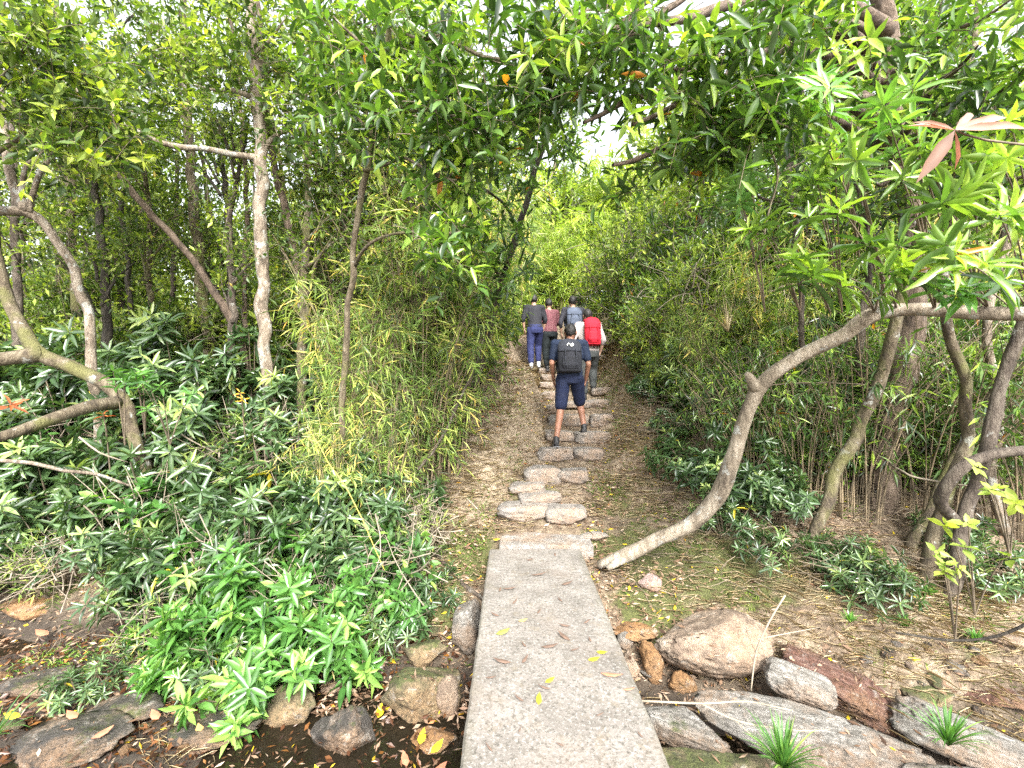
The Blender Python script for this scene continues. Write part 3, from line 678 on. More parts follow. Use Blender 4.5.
# right thicket: bushes + bamboo
bushR = Pool([bush_proto('thicket_bush', 2.2, .95, 560, 9, .14, .036, 'small', (.15, .95), label='x', droop=.35),
              bush_proto('thicket_bush', 1.8, .9, 500, 9, .15, .034, 'gloss', (.1, .9), label='x', droop=.3),
              bush_proto('thicket_bush', 2.0, .9, 520, 10, .12, .032, 'small', (.3, 1.0), label='x', droop=.4)])
row(bushR, [(2.25, 6.25, .42), (2.4, 7.1, .62), (2.75, 8.2, .85), (2.9, 6.6, .95), (3.3, 7.6, 1.1), (2.6, 9.6, 1.15), (3.6, 6.2, .9), (4.2, 7.2, 1.2), (4.9, 6.4, 1.1), (3.4, 9.0, 1.3), (4.6, 8.6, 1.3)], 'dense leafy bush in the front of the right thicket', 'bushes of the right thicket, front')
row(bushR, [(3.3, 11, 1.5), (4.4, 10.2, 1.6), (5.6, 9.4, 1.6), (6.4, 7.8, 1.4), (7.6, 7.2, 1.5), (6.8, 10.5, 1.8), (8.5, 9.5, 1.8), (4.6, 12.6, 1.7)], 'tall leafy bush at the back of the right thicket', 'bushes of the right thicket, back')
bam = Pool([bamboo_proto('bamboo_clump', 3.3, .7, 44, 340, 6, .23, .021, 'bamboo', (.2, .95), label='x'),
            bamboo_proto('bamboo_clump', 3.0, .7, 44, 310, 6, .21, .020, 'bamboo', (.0, .75), label='x', culm='culm_dry')])
row(bam, [(-1.5, 4.9, .8), (-1.0, 5.0, .85), (-.75, 5.4, .8), (-1.9, 5.5, .95), (-1.3, 5.9, 1.1), (-.85, 6.2, 1.0), (-.62, 6.8, 1.0), (-.75, 7.7, 1.25), (-1.2, 7.3, 1.3), (-1.9, 6.6, 1.15), (-1.7, 4.4, .6), (-1.25, 4.45, .6), (-2.5, 6.7, 1.35), (-1.5, 6.9, 1.5), (-.95, 6.9, 1.45), (-2.0, 7.6, 1.5)], 'feathery bamboo clump left of the path', 'bamboo clumps left of the path')
row(bam, [(-.75, 9.3, 1.3), (-1.3, 8.8, 1.4), (-.7, 11.3, 1.5), (-1.6, 10.4, 1.6), (-.2, 13.5, 1.6)], 'tall bamboo clump left of the upper path', 'bamboo clumps beside the upper path', i=1)
row(bam, [(2.5, 5.8, .6), (3.3, 5.9, .9), (4.4, 5.9, 1.0), (5.6, 5.7, 1.1)], 'bamboo clump under the right thicket', 'bamboo clumps of the right thicket')
row(bushR, [(2.75, 5.4, .62), (3.35, 5.3, .75), (3.9, 5.5, .85), (4.6, 5.3, .85), (5.2, 5.2, .9), (6.0, 5.4, 1.0), (2.45, 6.0, .5), (2.75, 5.05, .42), (3.2, 4.9, .5), (3.65, 4.95, .5), (4.25, 4.75, .55), (4.9, 4.8, .6)], 'glossy bush behind the right trunks', 'glossy bushes behind the right trunks', i=1)
# bright bamboo at the head of the path
lime = Pool([bamboo_proto('yellow_bamboo', 3.4, 1.0, 34, 700, 8, .24, .04, 'lime', (.1, 1.0), label='x', r0=.012),
             bush_proto('yellow_green_bush', 2.6, 1.2, 560, 9, .18, .055, 'lime', (.1, 1.0), label='x', droop=.3)])
row(lime, [(1.3, 14.5, 1.0), (2.6, 17.5, 1.2), (3.9, 14.6, 1.1), (1.0, 17, 1.25), (4.6, 17, 1.4), (2.1, 21, 1.6), (3.9, 12.4, .8), (.5, 15, 1.0), (-.2, 13.2, .8), (.3, 16.5, 1.3), (-.9, 14.5, 1.1), (1.7, 19, 2.1), (3.2, 23, 2.5), (4.6, 20, 2.1)], 'bright yellow green thicket plant at the head of the path', 'yellow green plants at the head of the path')

# dry reeds at the right: many thin upright stems
reed = Pool([bamboo_proto('dry_reed_clump', 2.4, .85, 40, 90, 7, .16, .026, 'gloss', (.1, .8), label='x', cat='reeds', culm='culm_dry', r0=.0075, low=.3, arch=.35, partn=12)])
row(reed, [(2.35, 5.1, .6), (2.6, 4.85, .7), (3.0, 4.7, .85), (3.4, 4.5, .9), (3.75, 4.8, .95), (4.1, 4.4, .95), (4.5, 4.7, 1.0), (4.9, 4.3, 1.0), (5.4, 4.6, 1.05)], 'clump of thin dry upright stems behind the right trunks', 'dry stem clumps behind the right trunks')

# ------------------------------------------------------------------ trees
def fol_blob(fb, c, r, ntw, nl, L, W, droop, hi, tint, tl=.4, src=None, out=.9, shell=.1, gaps=-.3, up=.25, gs=2.2):
    pts = ellpts(ntw, c, r, shell)
    pts = pts[vnoise(pts[:, 0]*gs, pts[:, 1]*gs, pts[:, 2]*gs+4) > gaps]
    s = np.asarray(src if src is not None else c)
    di = norm(norm(pts-s)*.8+rng.normal(size=pts.shape)*.5+UP*.15)
    twigs(fb, pts-di*tl*.5, di, rng.uniform(.6, 1.3, len(pts))*tl, nl, L, W, droop, .0035, 1, 0, hi, tint=tint, out=out, up=up)
def tree(name, pts, rpx, bark, label, group=None, blobs=(), lmat='small', leaf=(.07, .022, 9, False), limbs=(), cat='tree', tint=(.1, .9), droop=.3, sides=11, tl=.4, ground_first=True):
    """pts: (px,py,d) list from the foot up; rpx: radius in pixels at each point"""
    W = []
    for q in pts: W.append(P(*q))
    W = np.array(W); R = np.array([r/F*q[2] for r, q in zip(rpx, pts)])
    if ground_first:
        W[0, 2] = min(W[0, 2], float(ground(W[0, 0], W[0, 1]))-.08)
    base = W[0].copy(); root = empty(name, base, label, cat, group)
    R = R*({'bent_tree': .98, 'gnarled_tree': .62, 'forked_tree': .5, 'brown_tree': .85}.get(name, .74))
    tb = MB(); Q, RR = trunk(tb, W-base, R, rough=.17, wob=.03, seed=rng.integers(0, 50), sides=sides); tb.build('trunk', bark, root)
    for lp, lr in limbs:
        lb = MB(); LW = np.array([P(*q) for q in lp])-base
        trunk(lb, LW, [a/F*q[2] for a, q in zip(lr, lp)], seed=rng.integers(0, 50), sides=8); lb.build('branch', bark, root)
    if blobs:
        fb = MB()
        for (px, py, d, rx, ry, rd, ntw) in blobs:
            c = P(px, py, d)-base; r = (rx/F*d, rd, ry/F*d)
            k = np.argmin(np.linalg.norm(Q-(c-[0, 0, .3*r[2]]), axis=1)); k = max(3, min(k, len(Q)-4))
            # a limb from the trunk into the clump
            lb = MB(); mid = (Q[k]+c)/2+[0, 0, .12*np.linalg.norm(c-Q[k])]
            far = c+norm(c-Q[k])*min(r)*.7
            if np.linalg.norm(c-Q[k]) > .15:
                trunk(lb, [Q[k], mid, c, far], [min(RR[k]*.6, .05), .03*min(1, RR[k]*14), .016, .006], seed=3, sides=7, rough=.05, wob=.06); lb.build('branch', bark, root)
            L_, W_, nl, hi = leaf
            fol_blob(fb, c, r, ntw, nl, L_, W_, droop, hi, tint, tl, src=Q[k])
        fb.build('crown', [lmat, 'twig'], root)
    return root

S7 = (.12, .048, 9, False)
tree('gnarled_tree', [(160, 470, 4.9), (125, 408, 4.8), (78, 370, 4.7), (42, 352, 4.6), (14, 316, 4.6), (0, 275, 4.6), (-12, 190, 4.6), (-10, 90, 4.6), (10, -60, 4.6)], [10, 10, 10, 11, 9, 8, 7, 6, 4], 'bark_moss',
     'gnarled mossy trunk arching up to the left edge above the dark shrubs', blobs=[(20, 60, 3.9, 90, 60, .6, 200), (70, 130, 4.0, 70, 40, .5, 130), (-20, 10, 3.8, 90, 60, .6, 120)], leaf=S7,
     limbs=[([(44, 353, 4.6), (20, 357, 4.5), (-20, 362, 4.4), (-80, 368, 4.3)], [9, 7, 6, 5]), ([(118, 402, 4.75), (85, 408, 4.4), (50, 420, 4.1), (0, 437, 3.8), (-60, 450, 3.6)], [6, 6, 6, 5, 4])])
tree('forked_tree', [(105, 400, 5.2), (90, 340, 5.1), (85, 305, 5.1), (68, 258, 5.0), (50, 231, 5), (28, 213, 4.9), (0, 210, 4.8), (-50, 212, 4.7), (-90, 150, 4.7)], [9, 9, 9, 8, 8, 9, 8, 7, 6], 'bark_pale',
     'pale forked trunk bending level towards the left edge', blobs=[(40, 150, 5, 70, 35, .6, 110), (90, 110, 5.2, 60, 50, .6, 120)], leaf=S7, limbs=[([(28, 213, 4.9), (15, 190, 4.9), (8, 160, 4.9), (0, 90, 5), (0, 20, 5)], [5, 4, 4, 3, 2])])
tree('leaning_tree', [(262, 420, 6.3), (248, 370, 6.2), (236, 330, 6.1), (215, 292, 6), (185, 252, 5.9), (150, 214, 5.8), (118, 172, 5.7), (85, 120, 5.6), (50, 60, 5.5)], [6, 5.5, 5, 5, 4.5, 4.5, 4.5, 3.5, 2.5], 'bark_red',
     'slender brown trunk leaning to the left across the other trunks', blobs=[(100, 100, 5.7, 80, 45, .7, 150), (50, 40, 5.5, 70, 45, .7, 120), (150, 60, 5.6, 60, 40, .6, 110)], leaf=S7)
tree('slender_tree', [(216, 400, 7.2), (209, 340, 7.1), (199, 270, 7), (194, 200, 7), (190, 150, 7), (186, 80, 7), (182, -20, 7)], [8, 7, 6.5, 6, 5.5, 5, 4], 'bark_moss',
     'greenish brown trunk with a slight bend left of the pale upright trunk', blobs=[(180, 110, 7, 70, 50, .9, 170), (200, 30, 7, 90, 50, .9, 160)], leaf=S7)
tree('pale_tree', [(274, 440, 5.6), (268, 370, 5.5), (263, 300, 5.5), (261, 230, 5.5), (261, 160, 5.5), (257, 90, 5.5), (252, 20, 5.5), (250, -70, 5.5)], [9, 8, 8, 7.5, 7.5, 7, 6, 5], 'bark_pale',
     'thick pale lichen spotted upright trunk in the left woods', blobs=[(270, 40, 5.4, 80, 45, .8, 170), (215, 90, 5.5, 60, 40, .7, 110), (300, 130, 5.5, 50, 40, .6, 90)], leaf=S7,
     limbs=[([(261, 158, 5.5), (235, 155, 5.4), (205, 149, 5.3), (180, 147, 5.2), (150, 138, 5.1), (120, 120, 5.0), (80, 92, 5), (40, 70, 5)], [3.5, 3, 3, 3, 2.5, 2.2, 2, 1.5])])
tree('reddish_tree', [(320, 430, 6.1), (308, 350, 6), (300, 280, 6), (294, 240, 6), (283, 200, 6), (270, 140, 6), (262, 60, 6), (255, -40, 6)], [6, 5.5, 5.5, 5, 5, 4.5, 4, 3], 'bark_red',
     'brown trunk crossing right behind the thick pale trunk', blobs=[(320, 60, 6, 60, 45, .8, 130)], leaf=S7)
tree('thin_tree', [(248, 420, 6.6), (246, 350, 6.5), (244, 270, 6.5), (247, 200, 6.5), (240, 100, 6.5), (230, 0, 6.5)], [4, 3.5, 3, 3, 2.5, 2], 'bark_red', 'thin brown trunk just left of the thick pale trunk', blobs=[(225, 30, 6.5, 60, 40, .8, 90)], leaf=S7)
tree('thin_tree', [(330, 380, 7.2), (323, 300, 7), (319, 230, 7), (316, 160, 7), (312, 60, 7), (310, -30, 7)], [4, 3.5, 3, 3, 2.5, 2], 'bark_dark', 'thin dark trunk against the white sky right of the pale trunk', blobs=[(320, 90, 7, 50, 40, .8, 80)], leaf=S7)
tree('thin_tree', [(170, 400, 8.2), (173, 300, 8), (176, 220, 8), (178, 150, 8), (180, 40, 8)], [3.5, 3, 3, 2.5, 2], 'bark', 'thin brown trunk behind the leaning brown trunk', blobs=[(150, 150, 8, 80, 40, 1, 120), (160, 60, 8, 80, 50, 1, 120)], leaf=S7)
tree('dark_tree', [(392, 400, 6.4), (388, 320, 6.3), (384, 240, 6.3), (382, 180, 6.3), (381, 120, 6.3), (378, 40, 6.3), (375, -60, 6.3)], [6, 6, 6, 5.5, 5.5, 5, 4], 'bark_dark', 'dark upright trunk behind the bamboo, rising into the glossy leaves', blobs=[(370, 60, 6, 50, 50, .7, 120), (345, 20, 6, 50, 40, .7, 100)], leaf=S7)
tree('thin_tree', [(402, 400, 6.8), (397, 300, 6.7), (394, 220, 6.7), (393, 140, 6.7), (396, 40, 6.7)], [3, 2.5, 2.5, 2.2, 2], 'bark', 'thin trunk standing right beside the dark upright trunk', blobs=[(400, 60, 6.7, 50, 40, .7, 60)], leaf=S7)
tree('mossy_tree', [(80, 400, 7.6), (78, 320, 7.5), (72, 240, 7.5), (70, 160, 7.5), (60, 60, 7.5), (55, -20, 7.5)], [6, 5, 5, 4.5, 4, 3], 'bark_moss', 'mossy trunk behind the pale forked trunk', blobs=[(60, 150, 7.5, 90, 60, 1, 200), (50, 230, 7.5, 60, 40, .8, 120)], leaf=S7)
tree('thin_tree', [(140, 410, 7), (135, 330, 7), (125, 250, 7), (120, 150, 7), (110, 50, 7)], [3.5, 3, 3, 2.5, 2], 'bark_dark', 'thin dark trunk between the mossy trunk and the leaning trunk', blobs=[(110, 200, 7, 60, 50, .8, 130), (130, 20, 7, 60, 40, .8, 100)], leaf=S7)
tree('thin_tree', [(360, 400, 7.4), (354, 300, 7.3), (348, 200, 7.3), (352, 100, 7.3), (350, 0, 7.3)], [3, 2.5, 2.5, 2, 2], 'bark', 'thin trunk left of the dark upright trunk', blobs=[(345, 130, 7.3, 40, 30, .7, 50)], leaf=S7)
tree('leaning_tree', [(462, 400, 5.7), (484, 345, 5.6), (500, 292, 5.5), (518, 225, 5.4), (536, 165, 5.2), (550, 100, 4.9), (560, 30, 4.6), (565, -60, 4.4)], [5, 4.5, 4.5, 4, 4, 3.5, 3, 2.5], 'bark_dark', 'dark trunk leaning right over the path from the bamboo',
     blobs=[(480, 190, 4.6, 55, 45, .5, 75), (540, 120, 4.5, 50, 40, .5, 70), (490, 260, 5.1, 40, 50, .5, 70), (540, 30, 4.3, 60, 40, .5, 60)], lmat='gloss', leaf=(.14, .044, 9, True), droop=.4)
# glossy canopy tree, centre left
GL = (.15, .048, 9, True)
tree('glossy_tree', [(335, 440, 4.4), (345, 360, 4.3), (352, 280, 4.2), (362, 200, 4.1), (372, 130, 4.0), (385, 60, 3.8), (400, -20, 3.6), (420, -90, 3.5)], [4.5, 4, 4, 4, 4, 4, 3.5, 3], 'bark_moss', 'glossy leaved tree whose big leaves hang over the top centre left of the path gap',
     blobs=[(360, 50, 3.7, 60, 50, .5, 60), (425, 40, 3.4, 70, 45, .5, 76), (490, 60, 3.2, 60, 50, .45, 68), (400, 110, 3.6, 60, 35, .4, 52), (470, 125, 3.3, 55, 35, .4, 48), (445, 235, 3.3, 42, 26, .25, 20), (340, 110, 4.0, 40, 30, .4, 28), (440, 180, 3.4, 35, 30, .3, 17)], lmat='gloss', leaf=GL, droop=.4)
# right overhanging canopy tree
tree('brown_tree', [(880, 480, 4.6), (893, 410, 4.6), (912, 330, 4.5), (914, 250, 4.4), (903, 170, 4.3), (892, 90, 4.2), (885, 20, 4.1), (860, -50, 4.0)], [17, 15, 14, 12, 11, 10.5, 10.5, 8], 'bark_red', 'thick brown trunk behind the low bent trunk, rising to the top edge',
     blobs=[(620, 40, 3.0, 65, 40, .4, 44), (690, 70, 2.9, 60, 45, .4, 52), (655, 115, 2.9, 50, 38, .3, 33), (632, 160, 3.0, 26, 28, .25, 12), (605, 115, 3.0, 30, 40, .25, 20), (560, 60, 3.1, 40, 40, .35, 28), (750, 60, 2.8, 60, 45, .4, 52), (760, 130, 2.9, 60, 40, .35, 40), (840, 100, 3.0, 60, 45, .4, 44), (960, 70, 3.1, 60, 50, .5, 44), (1000, 90, 3.0, 50, 60, .4, 44), (805, 30, 3.1, 55, 30, .4, 32), (880, 185, 3.4, 70, 30, .4, 32), (980, 20, 3.3, 80, 50, .5, 56), (720, 130, 3.2, 50, 30, .4, 28), (590, 10, 3.4, 60, 30, .4, 32)], lmat='gloss', leaf=(.155, .045, 9, True), droop=.35,
     limbs=[([(888, 30, 4.1), (850, 8, 3.9), (800, -5, 3.6), (740, 2, 3.3), (690, 18, 3.1), (650, 24, 3.0), (620, 34, 3.0)], [9, 7, 6, 5, 4.5, 3.5, 2.5])])
# low bent trunk
bt = tree('bent_tree', [(600, 566, 4.05), (625, 556, 4.0), (655, 541, 3.95), (698, 518, 3.85), (720, 490, 3.8), (738, 442, 3.7), (757, 390, 3.6), (800, 356, 3.5), (840, 336, 3.4), (872, 314, 3.3), (920, 309, 3.25), (980, 313, 3.15), (1050, 312, 3.0), (1150, 300, 2.9)],
     [4, 7.5, 6.5, 7.5, 8.5, 7, 7.5, 6.5, 7, 8, 6.5, 7, 7, 6], 'bark_tan', 'long bare pale trunk bending from the ground by the slab up to the right edge', ground_first=False,
     limbs=[([(757, 390, 3.6), (752, 380, 3.58), (748, 374, 3.55)], [6, 5, 3]), ([(630, 554, 4.0), (616, 563, 3.97), (608, 569, 3.95)], [5, 4, 2.5]), ([(872, 314, 3.3), (880, 300, 3.3), (883, 285, 3.25), (893, 262, 3.2)], [5, 3.5, 3, 2])])
tree('mossy_tree', [(806, 522, 4.1), (838, 472, 4.1), (862, 425, 4.05), (880, 378, 4.0), (893, 335, 3.9), (905, 280, 3.8), (930, 200, 3.7), (960, 100, 3.6), (980, 0, 3.6)], [7, 7, 7.5, 7.5, 7.5, 6, 5, 4, 3], 'bark_moss', 'mossy yellow brown trunk leaning right behind the low bent trunk', blobs=[(960, 150, 3.5, 60, 35, .4, 40)], lmat='gloss', leaf=(.16, .045, 9, True))
tree('mossy_tree', [(925, 548, 3.75), (948, 492, 3.75), (968, 440, 3.75), (966, 385, 3.7), (950, 330, 3.65), (945, 260, 3.6), (955, 150, 3.6), (965, 30, 3.6)], [9, 7.5, 7, 6.5, 6, 5, 4, 3], 'bark_moss', 'mossy curved trunk at the right, left one of the pair near the edge', blobs=[(1010, 180, 3.4, 50, 30, .3, 30)], lmat='gloss', leaf=(.16, .045, 9, True))
tree('mossy_tree', [(945, 548, 3.6), (972, 490, 3.6), (992, 430, 3.5), (1008, 370, 3.5), (1035, 300, 3.4), (1080, 200, 3.3)], [8, 7.5, 7.5, 7, 7, 5], 'bark', 'grey brown trunk leaning off the right edge, right one of the pair',
     limbs=[([(955, 520, 3.6), (940, 500, 3.5), (958, 470, 3.4), (990, 455, 3.35), (1040, 450, 3.3), (1100, 452, 3.2)], [5, 5.5, 5.5, 5, 5, 4])])
tree('crooked_tree', [(902, 566, 4.1), (930, 505, 4.1), (978, 425, 4.1), (1015, 350, 4.1), (1050, 250, 4.0)], [8, 7, 7, 6, 5], 'bark_moss', 'crooked trunk leaning right behind the pair at the right edge')
tree('crooked_tree', [(1012, 540, 4.2), (992, 470, 4.2), (1000, 400, 4.2), (985, 330, 4.1), (1010, 220, 4.0)], [6, 5.5, 6, 5, 4], 'bark_pale', 'thin crooked pale trunk standing farthest right behind the others')
tree('crooked_tree', [(862, 500, 4.9), (872, 420, 4.9), (858, 350, 4.8), (870, 260, 4.8), (850, 150, 4.7)], [5, 5, 4.5, 4, 3], 'bark', 'thin trunk left of the thick brown trunk, behind the mossy leaning one')
tree('thin_tree', [(820, 470, 5.2), (806, 380, 5.1), (800, 290, 5), (792, 200, 5), (780, 100, 5), (760, 0, 5)], [4, 3.5, 3.5, 3, 3, 2], 'bark', 'slim trunk inside the right thicket left of the thick brown trunk', blobs=[(800, 60, 4.6, 60, 50, .5, 60), (760, 200, 4.8, 50, 40, .5, 60)], lmat='gloss', leaf=(.14, .04, 9, True))

# sprays of long narrow leaves hanging at the right
def spray(px, py, d, axis_, nl, L, W, lmat, label, tint=(.3, .9), stem_to=None, nr=3, name='leafy_spray', cat='branch', group='sprays of long leaves at the right'):
    c = P(px, py, d); root = empty(name, c, label, cat, group)
    fb = MB(); sb = MB()
    tips = [np.zeros(3)]; ax = [np.array(axis_, float)]
    for _ in range(nr):
        o = rng.normal(size=3)*.10; tips.append(o); ax.append(np.array(axis_)+rng.normal(size=3)*.5)
    rosette_tips(fb, np.array(tips), np.array(ax), nl, L, W, True, 0, tint, .45)
    e = (P(*stem_to)-c) if stem_to else np.array([.25, .3, -.25])
    for tpt in tips:
        t = np.linspace(0, 1, 7)[:, None]; q = tpt*(1-t)+e*t+UP*.06*np.sin(t*math.pi)
        tubes(sb, q[None], np.linspace(.003, .006, 7)[None], 0, 5)
    sb.build('stem', 'twig', root); fb.build('foliage', lmat, root); return root
sp = [(858, 178, 2.3), (905, 262, 2.1), (812, 180, 2.5), (950, 205, 2.2), (1000, 215, 2.0), (868, 240, 2.3), (985, 262, 1.9), (800, 280, 2.6), (845, 285, 2.4), (930, 150, 2.3), (1010, 120, 2.2), (770, 235, 2.8), (900, 120, 2.5), (960, 290, 2.1), (830, 110, 2.5), (735, 190, 2.9)]
LIMB = (895, 309, 3.3)
for k, (px, py, d) in enumerate(sorted(sp)):
    spray(px, py, d, rng.normal(size=3)*.35+[0, -.25, .8], 11, .19 if k % 3 else .15, .040, 'gloss' if k % 4 else 'bright', f'spray of long green leaves at the upper right, {ORD[k]} from the left', (.35, 1.0) if k % 4 else (.6, 1.), stem_to=(px+30, min(py+150, 312), 3.3))
c0 = P(955, 130, 1.5); pr_ = empty('pink_leaf_spray', c0, 'spray of drooping pinkish leaves at the upper right edge', 'branch')
fb = MB(); px2w = 1.5/F
tg = np.array([(-27, -46, .03), (-46, 6, -.04), (-36, 16, .03), (62, 20, 0), (70, 2, -.04), (40, 34, .05), (26, -28, .06)], float)
dd = np.stack([tg[:, 0]*px2w, tg[:, 2], tg[:, 1]*px2w], -1); ln_ = np.linalg.norm(dd, axis=1)
leaves(fb, np.zeros((7, 3)), dd, norm(np.array([0, -1., .5])+rng.normal(size=(7, 3))*.25), ln_, np.array([.05, .018, .018, .036, .036, .03, .03]), rng.uniform(0, 1, 7), 0, True, .7)
fb.build('foliage', 'pink', pr_); sb = MB(); trunk(sb, np.array([c0*0, P(985, 140, 1.55)-c0, P(1075, 150, 1.7)-c0]), [.003, .004, .005], sides=5, rough=0, wob=0); sb.build('stem', 'twig', pr_)
spray(12, 404, 2.4, [.6, -.2, .5], 6, .11, .03, 'red', 'red young leaves at the left edge above the fallen branches', (.2, 1), stem_to=(-60, 450, 2.6), group=None, nr=0)
spray(103, 413, 3.4, [0, -.2, .8], 6, .07, .018, 'red', 'small orange red shoot at the end of the left branches', (.3, 1), stem_to=(110, 470, 3.6), group=None, nr=0)
spray(240, 392, 4.6, [.1, -.2, .5], 7, .08, .02, 'red', 'yellow orange leaves low between the left trunks', (.85, 1), stem_to=(245, 440, 4.8), group=None, nr=1)
for k, (px, py, d) in enumerate([(135, 375, 3.8), (160, 385, 4.0), (115, 385, 3.7)]):
    spray(px, py, d, [0, -.3, .8], 9, .12, .03, 'bright', 'light green shoot beside the arching gnarled trunk, ' + ['upper', 'right', 'left'][k] + ' one of three', stem_to=(px+10, py+60, d+.2), group='light green shoots beside the gnarled trunk')
for k, (px, py, d) in enumerate([(945, 570, 2.9), (965, 545, 3.0), (1000, 488, 2.9)]):
    spray(px, py, d, [0, -.3, .8], 6, .09, .05, 'lime', 'broad pale green leaves low at the right, ' + ['lowest', 'middle', 'highest'][k] + ' of three', stem_to=(px+10, py+70, d+.2), group='broad pale leaves at the right')

# ------------------------------------------------------------------ background trees
def far_tree(h, rad, ntw, L, W, lmat, tint, bark, trunkh):
    root = empty('background_tree', (0, 0, 0), 'slender leafy tree in the woods far behind the front trunks', 'tree', 'trees deep in the woods')
    tb = MB(); a = rng.uniform(-.4, .4, 4)
    trunk(tb, [(0, 0, -.2), (a[0]*.4, a[1]*.4, h*.35), (a[2], a[1], h*.7), (a[3]*1.5, a[0], h)], [.09, .07, .05, .02], seed=rng.integers(50), sides=8, wob=.03); tb.build('trunk', bark, root)
    fb = MB()
    for k in range(7):
        z = rng.uniform(trunkh, h); an = rng.uniform(0, 6.28); q = rad*rng.uniform(.2, .8)
        c = np.array([q*math.cos(an), q*math.sin(an), z])
        lb = MB(); trunk(lb, [(0, 0, z-.8), c*[.5, .5, 1]-[0, 0, .3], c], [.03, .02, .008], sides=6, seed=k, wob=.03); lb.build('branch', bark, root)
        fol_blob(fb, c, (rad*.6, rad*.6, h*.13), ntw//7, 9, L, W, .3, False, tint, .6, shell=.1)
    fb.build('crown', [lmat, 'twig'], root); return root
fp = Pool([far_tree(6.5, 1.7, 620, .19, .085, 'far', (.1, .9), 'bark', .9), far_tree(7.5, 1.8, 620, .19, .085, 'small', (.3, 1.0), 'bark_pale', 1.5),
           far_tree(5.5, 1.6, 600, .19, .09, 'far', (.3, 1.0), 'bark_red', .6), far_tree(8, 1.6, 560, .19, .08, 'small', (.1, .8), 'bark_dark', 2.0)])
spots = []
r2 = np.random.default_rng(21)
tries = 0
while len(spots) < 62 and tries < 4000:
    tries += 1
    y = r2.uniform(9.5, 30); x = (r2.uniform(-80, 1100)-512)/F*y
    off = x-float(xc(y))
    if -1.3 < off < 1.6: continue
    px = 512+x/y*F
    if 325 < px < 400 and r2.random() < .75: continue
    if 520 < px < 600 and y < 17: continue
    if any((x-a)**2+(y-b)**2 < (1.5+.05*y)**2 for a, b in spots): continue
    spots.append((x, y))
for x, y in spots: fp.put(G(x, y), rng.uniform(.8, 1.15))
sap = Pool([far_tree(6.0, 1.1, 300, .12, .05, 'small', (.1, .95), 'bark', 2.2), far_tree(6.5, 1.1, 300, .12, .05, 'small', (.0, .8), 'bark_moss', 2.6), far_tree(6.2, 1.0, 260, .12, .05, 'small', (.2, .95), 'bark_dark', 2.4)])
for o in sap.p: o.name = 'sapling'; o['label'] = 'slim sapling trunk standing among the left trunks'; o['group'] = 'slim saplings in the left woods'
for px, d in [(20, 6.6), (55, 8.4), (100, 6.2), (130, 8.8), (152, 6.8), (228, 7.6), (232, 5.9), (290, 8.0), (305, 6.9), (340, 6.3), (346, 8.6), (362, 6.6), (372, 7.9), (410, 7.1), (425, 8.3), (205, 8.6), (30, 9.4), (-20, 7.5), (440, 6.4), (300, 5.6), (415, 5.9)]:
    o = sap.put(G(pxd(px, d), d), rng.uniform(.75, 1.0)*(.8 if d < 7 else 1.))
sapR = Pool([far_tree(6.0, 1.5, 420, .15, .055, 'small', (.2, .95), 'bark', 1.6), far_tree(5.5, 1.5, 420, .16, .05, 'gloss', (.1, .95), 'bark_dark', 1.4)])
for o in sapR.p: o.name = 'thicket_tree'; o['label'] = 'leafy small tree rising out of the right thicket'; o['group'] = 'small trees in the right thicket'
for x_, y_ in [(3.4, 8.0), (4.5, 7.4), (5.8, 6.8), (7.0, 7.4), (4.0, 9.8), (5.6, 9.2), (7.2, 9.6), (5.2, 6.2), (8.2, 8.0), (3.9, 6.7), (6.4, 5.8)]:
    sapR.put(G(x_, y_), rng.uniform(.75, 1.))
# low background undergrowth, shared shapes
ug = Pool([bush_proto('undergrowth_bush', 1.5, 1.0, 420, 8, .15, .055, 'small', (.1, .9), label='leafy undergrowth bush deep between the left trunks', group='undergrowth bushes deep in the left woods'),
           bush_proto('undergrowth_bush', 1.3, 1.0, 420, 8, .15, .05, 'far', (.1, .9), label='leafy undergrowth bush deep between the left trunks', group='undergrowth bushes deep in the left woods')])
k = 0
for y in (7.4, 8.8, 10.6, 13.5):
    for px in np.arange(-60, 480, 62 if y < 10 else 55):
        x = pxd(px+rng.uniform(-15, 15), y)
        if x > float(xc(y))-1.6: continue
        ug.put(G(x, y+rng.uniform(-.4, .4)), rng.uniform(.65, 1.05)*(1+.03*y)*.85)

mixp = Pool([bush_proto('broad_leaf_sprig', .6, .3, 60, 7, .11, .055, 'bright', (.1, .9), label='x', cat='shrub', tl=.2, stems=7, hi=True),
             bush_proto('narrow_leaf_sprig', .55, .32, 70, 9, .10, .014, 'bamboo', (.2, .9), label='x', cat='shrub', tl=.25, stems=7)])
row(mixp, [(pxd(px, d), d, s_) for px, d, s_ in [(60, 4.35, 1.1), (140, 4.6, 1.3), (210, 4.0, 1.1), (300, 3.75, 1.0), (345, 3.6, .9), (390, 3.9, 1.1), (20, 5.3, 1.4), (250, 5.3, 1.5), (410, 4.3, 1.1), (170, 3.75, .9)]], 'sprig of other leaves among the glossy shrubs', 'mixed sprigs on the left bank')
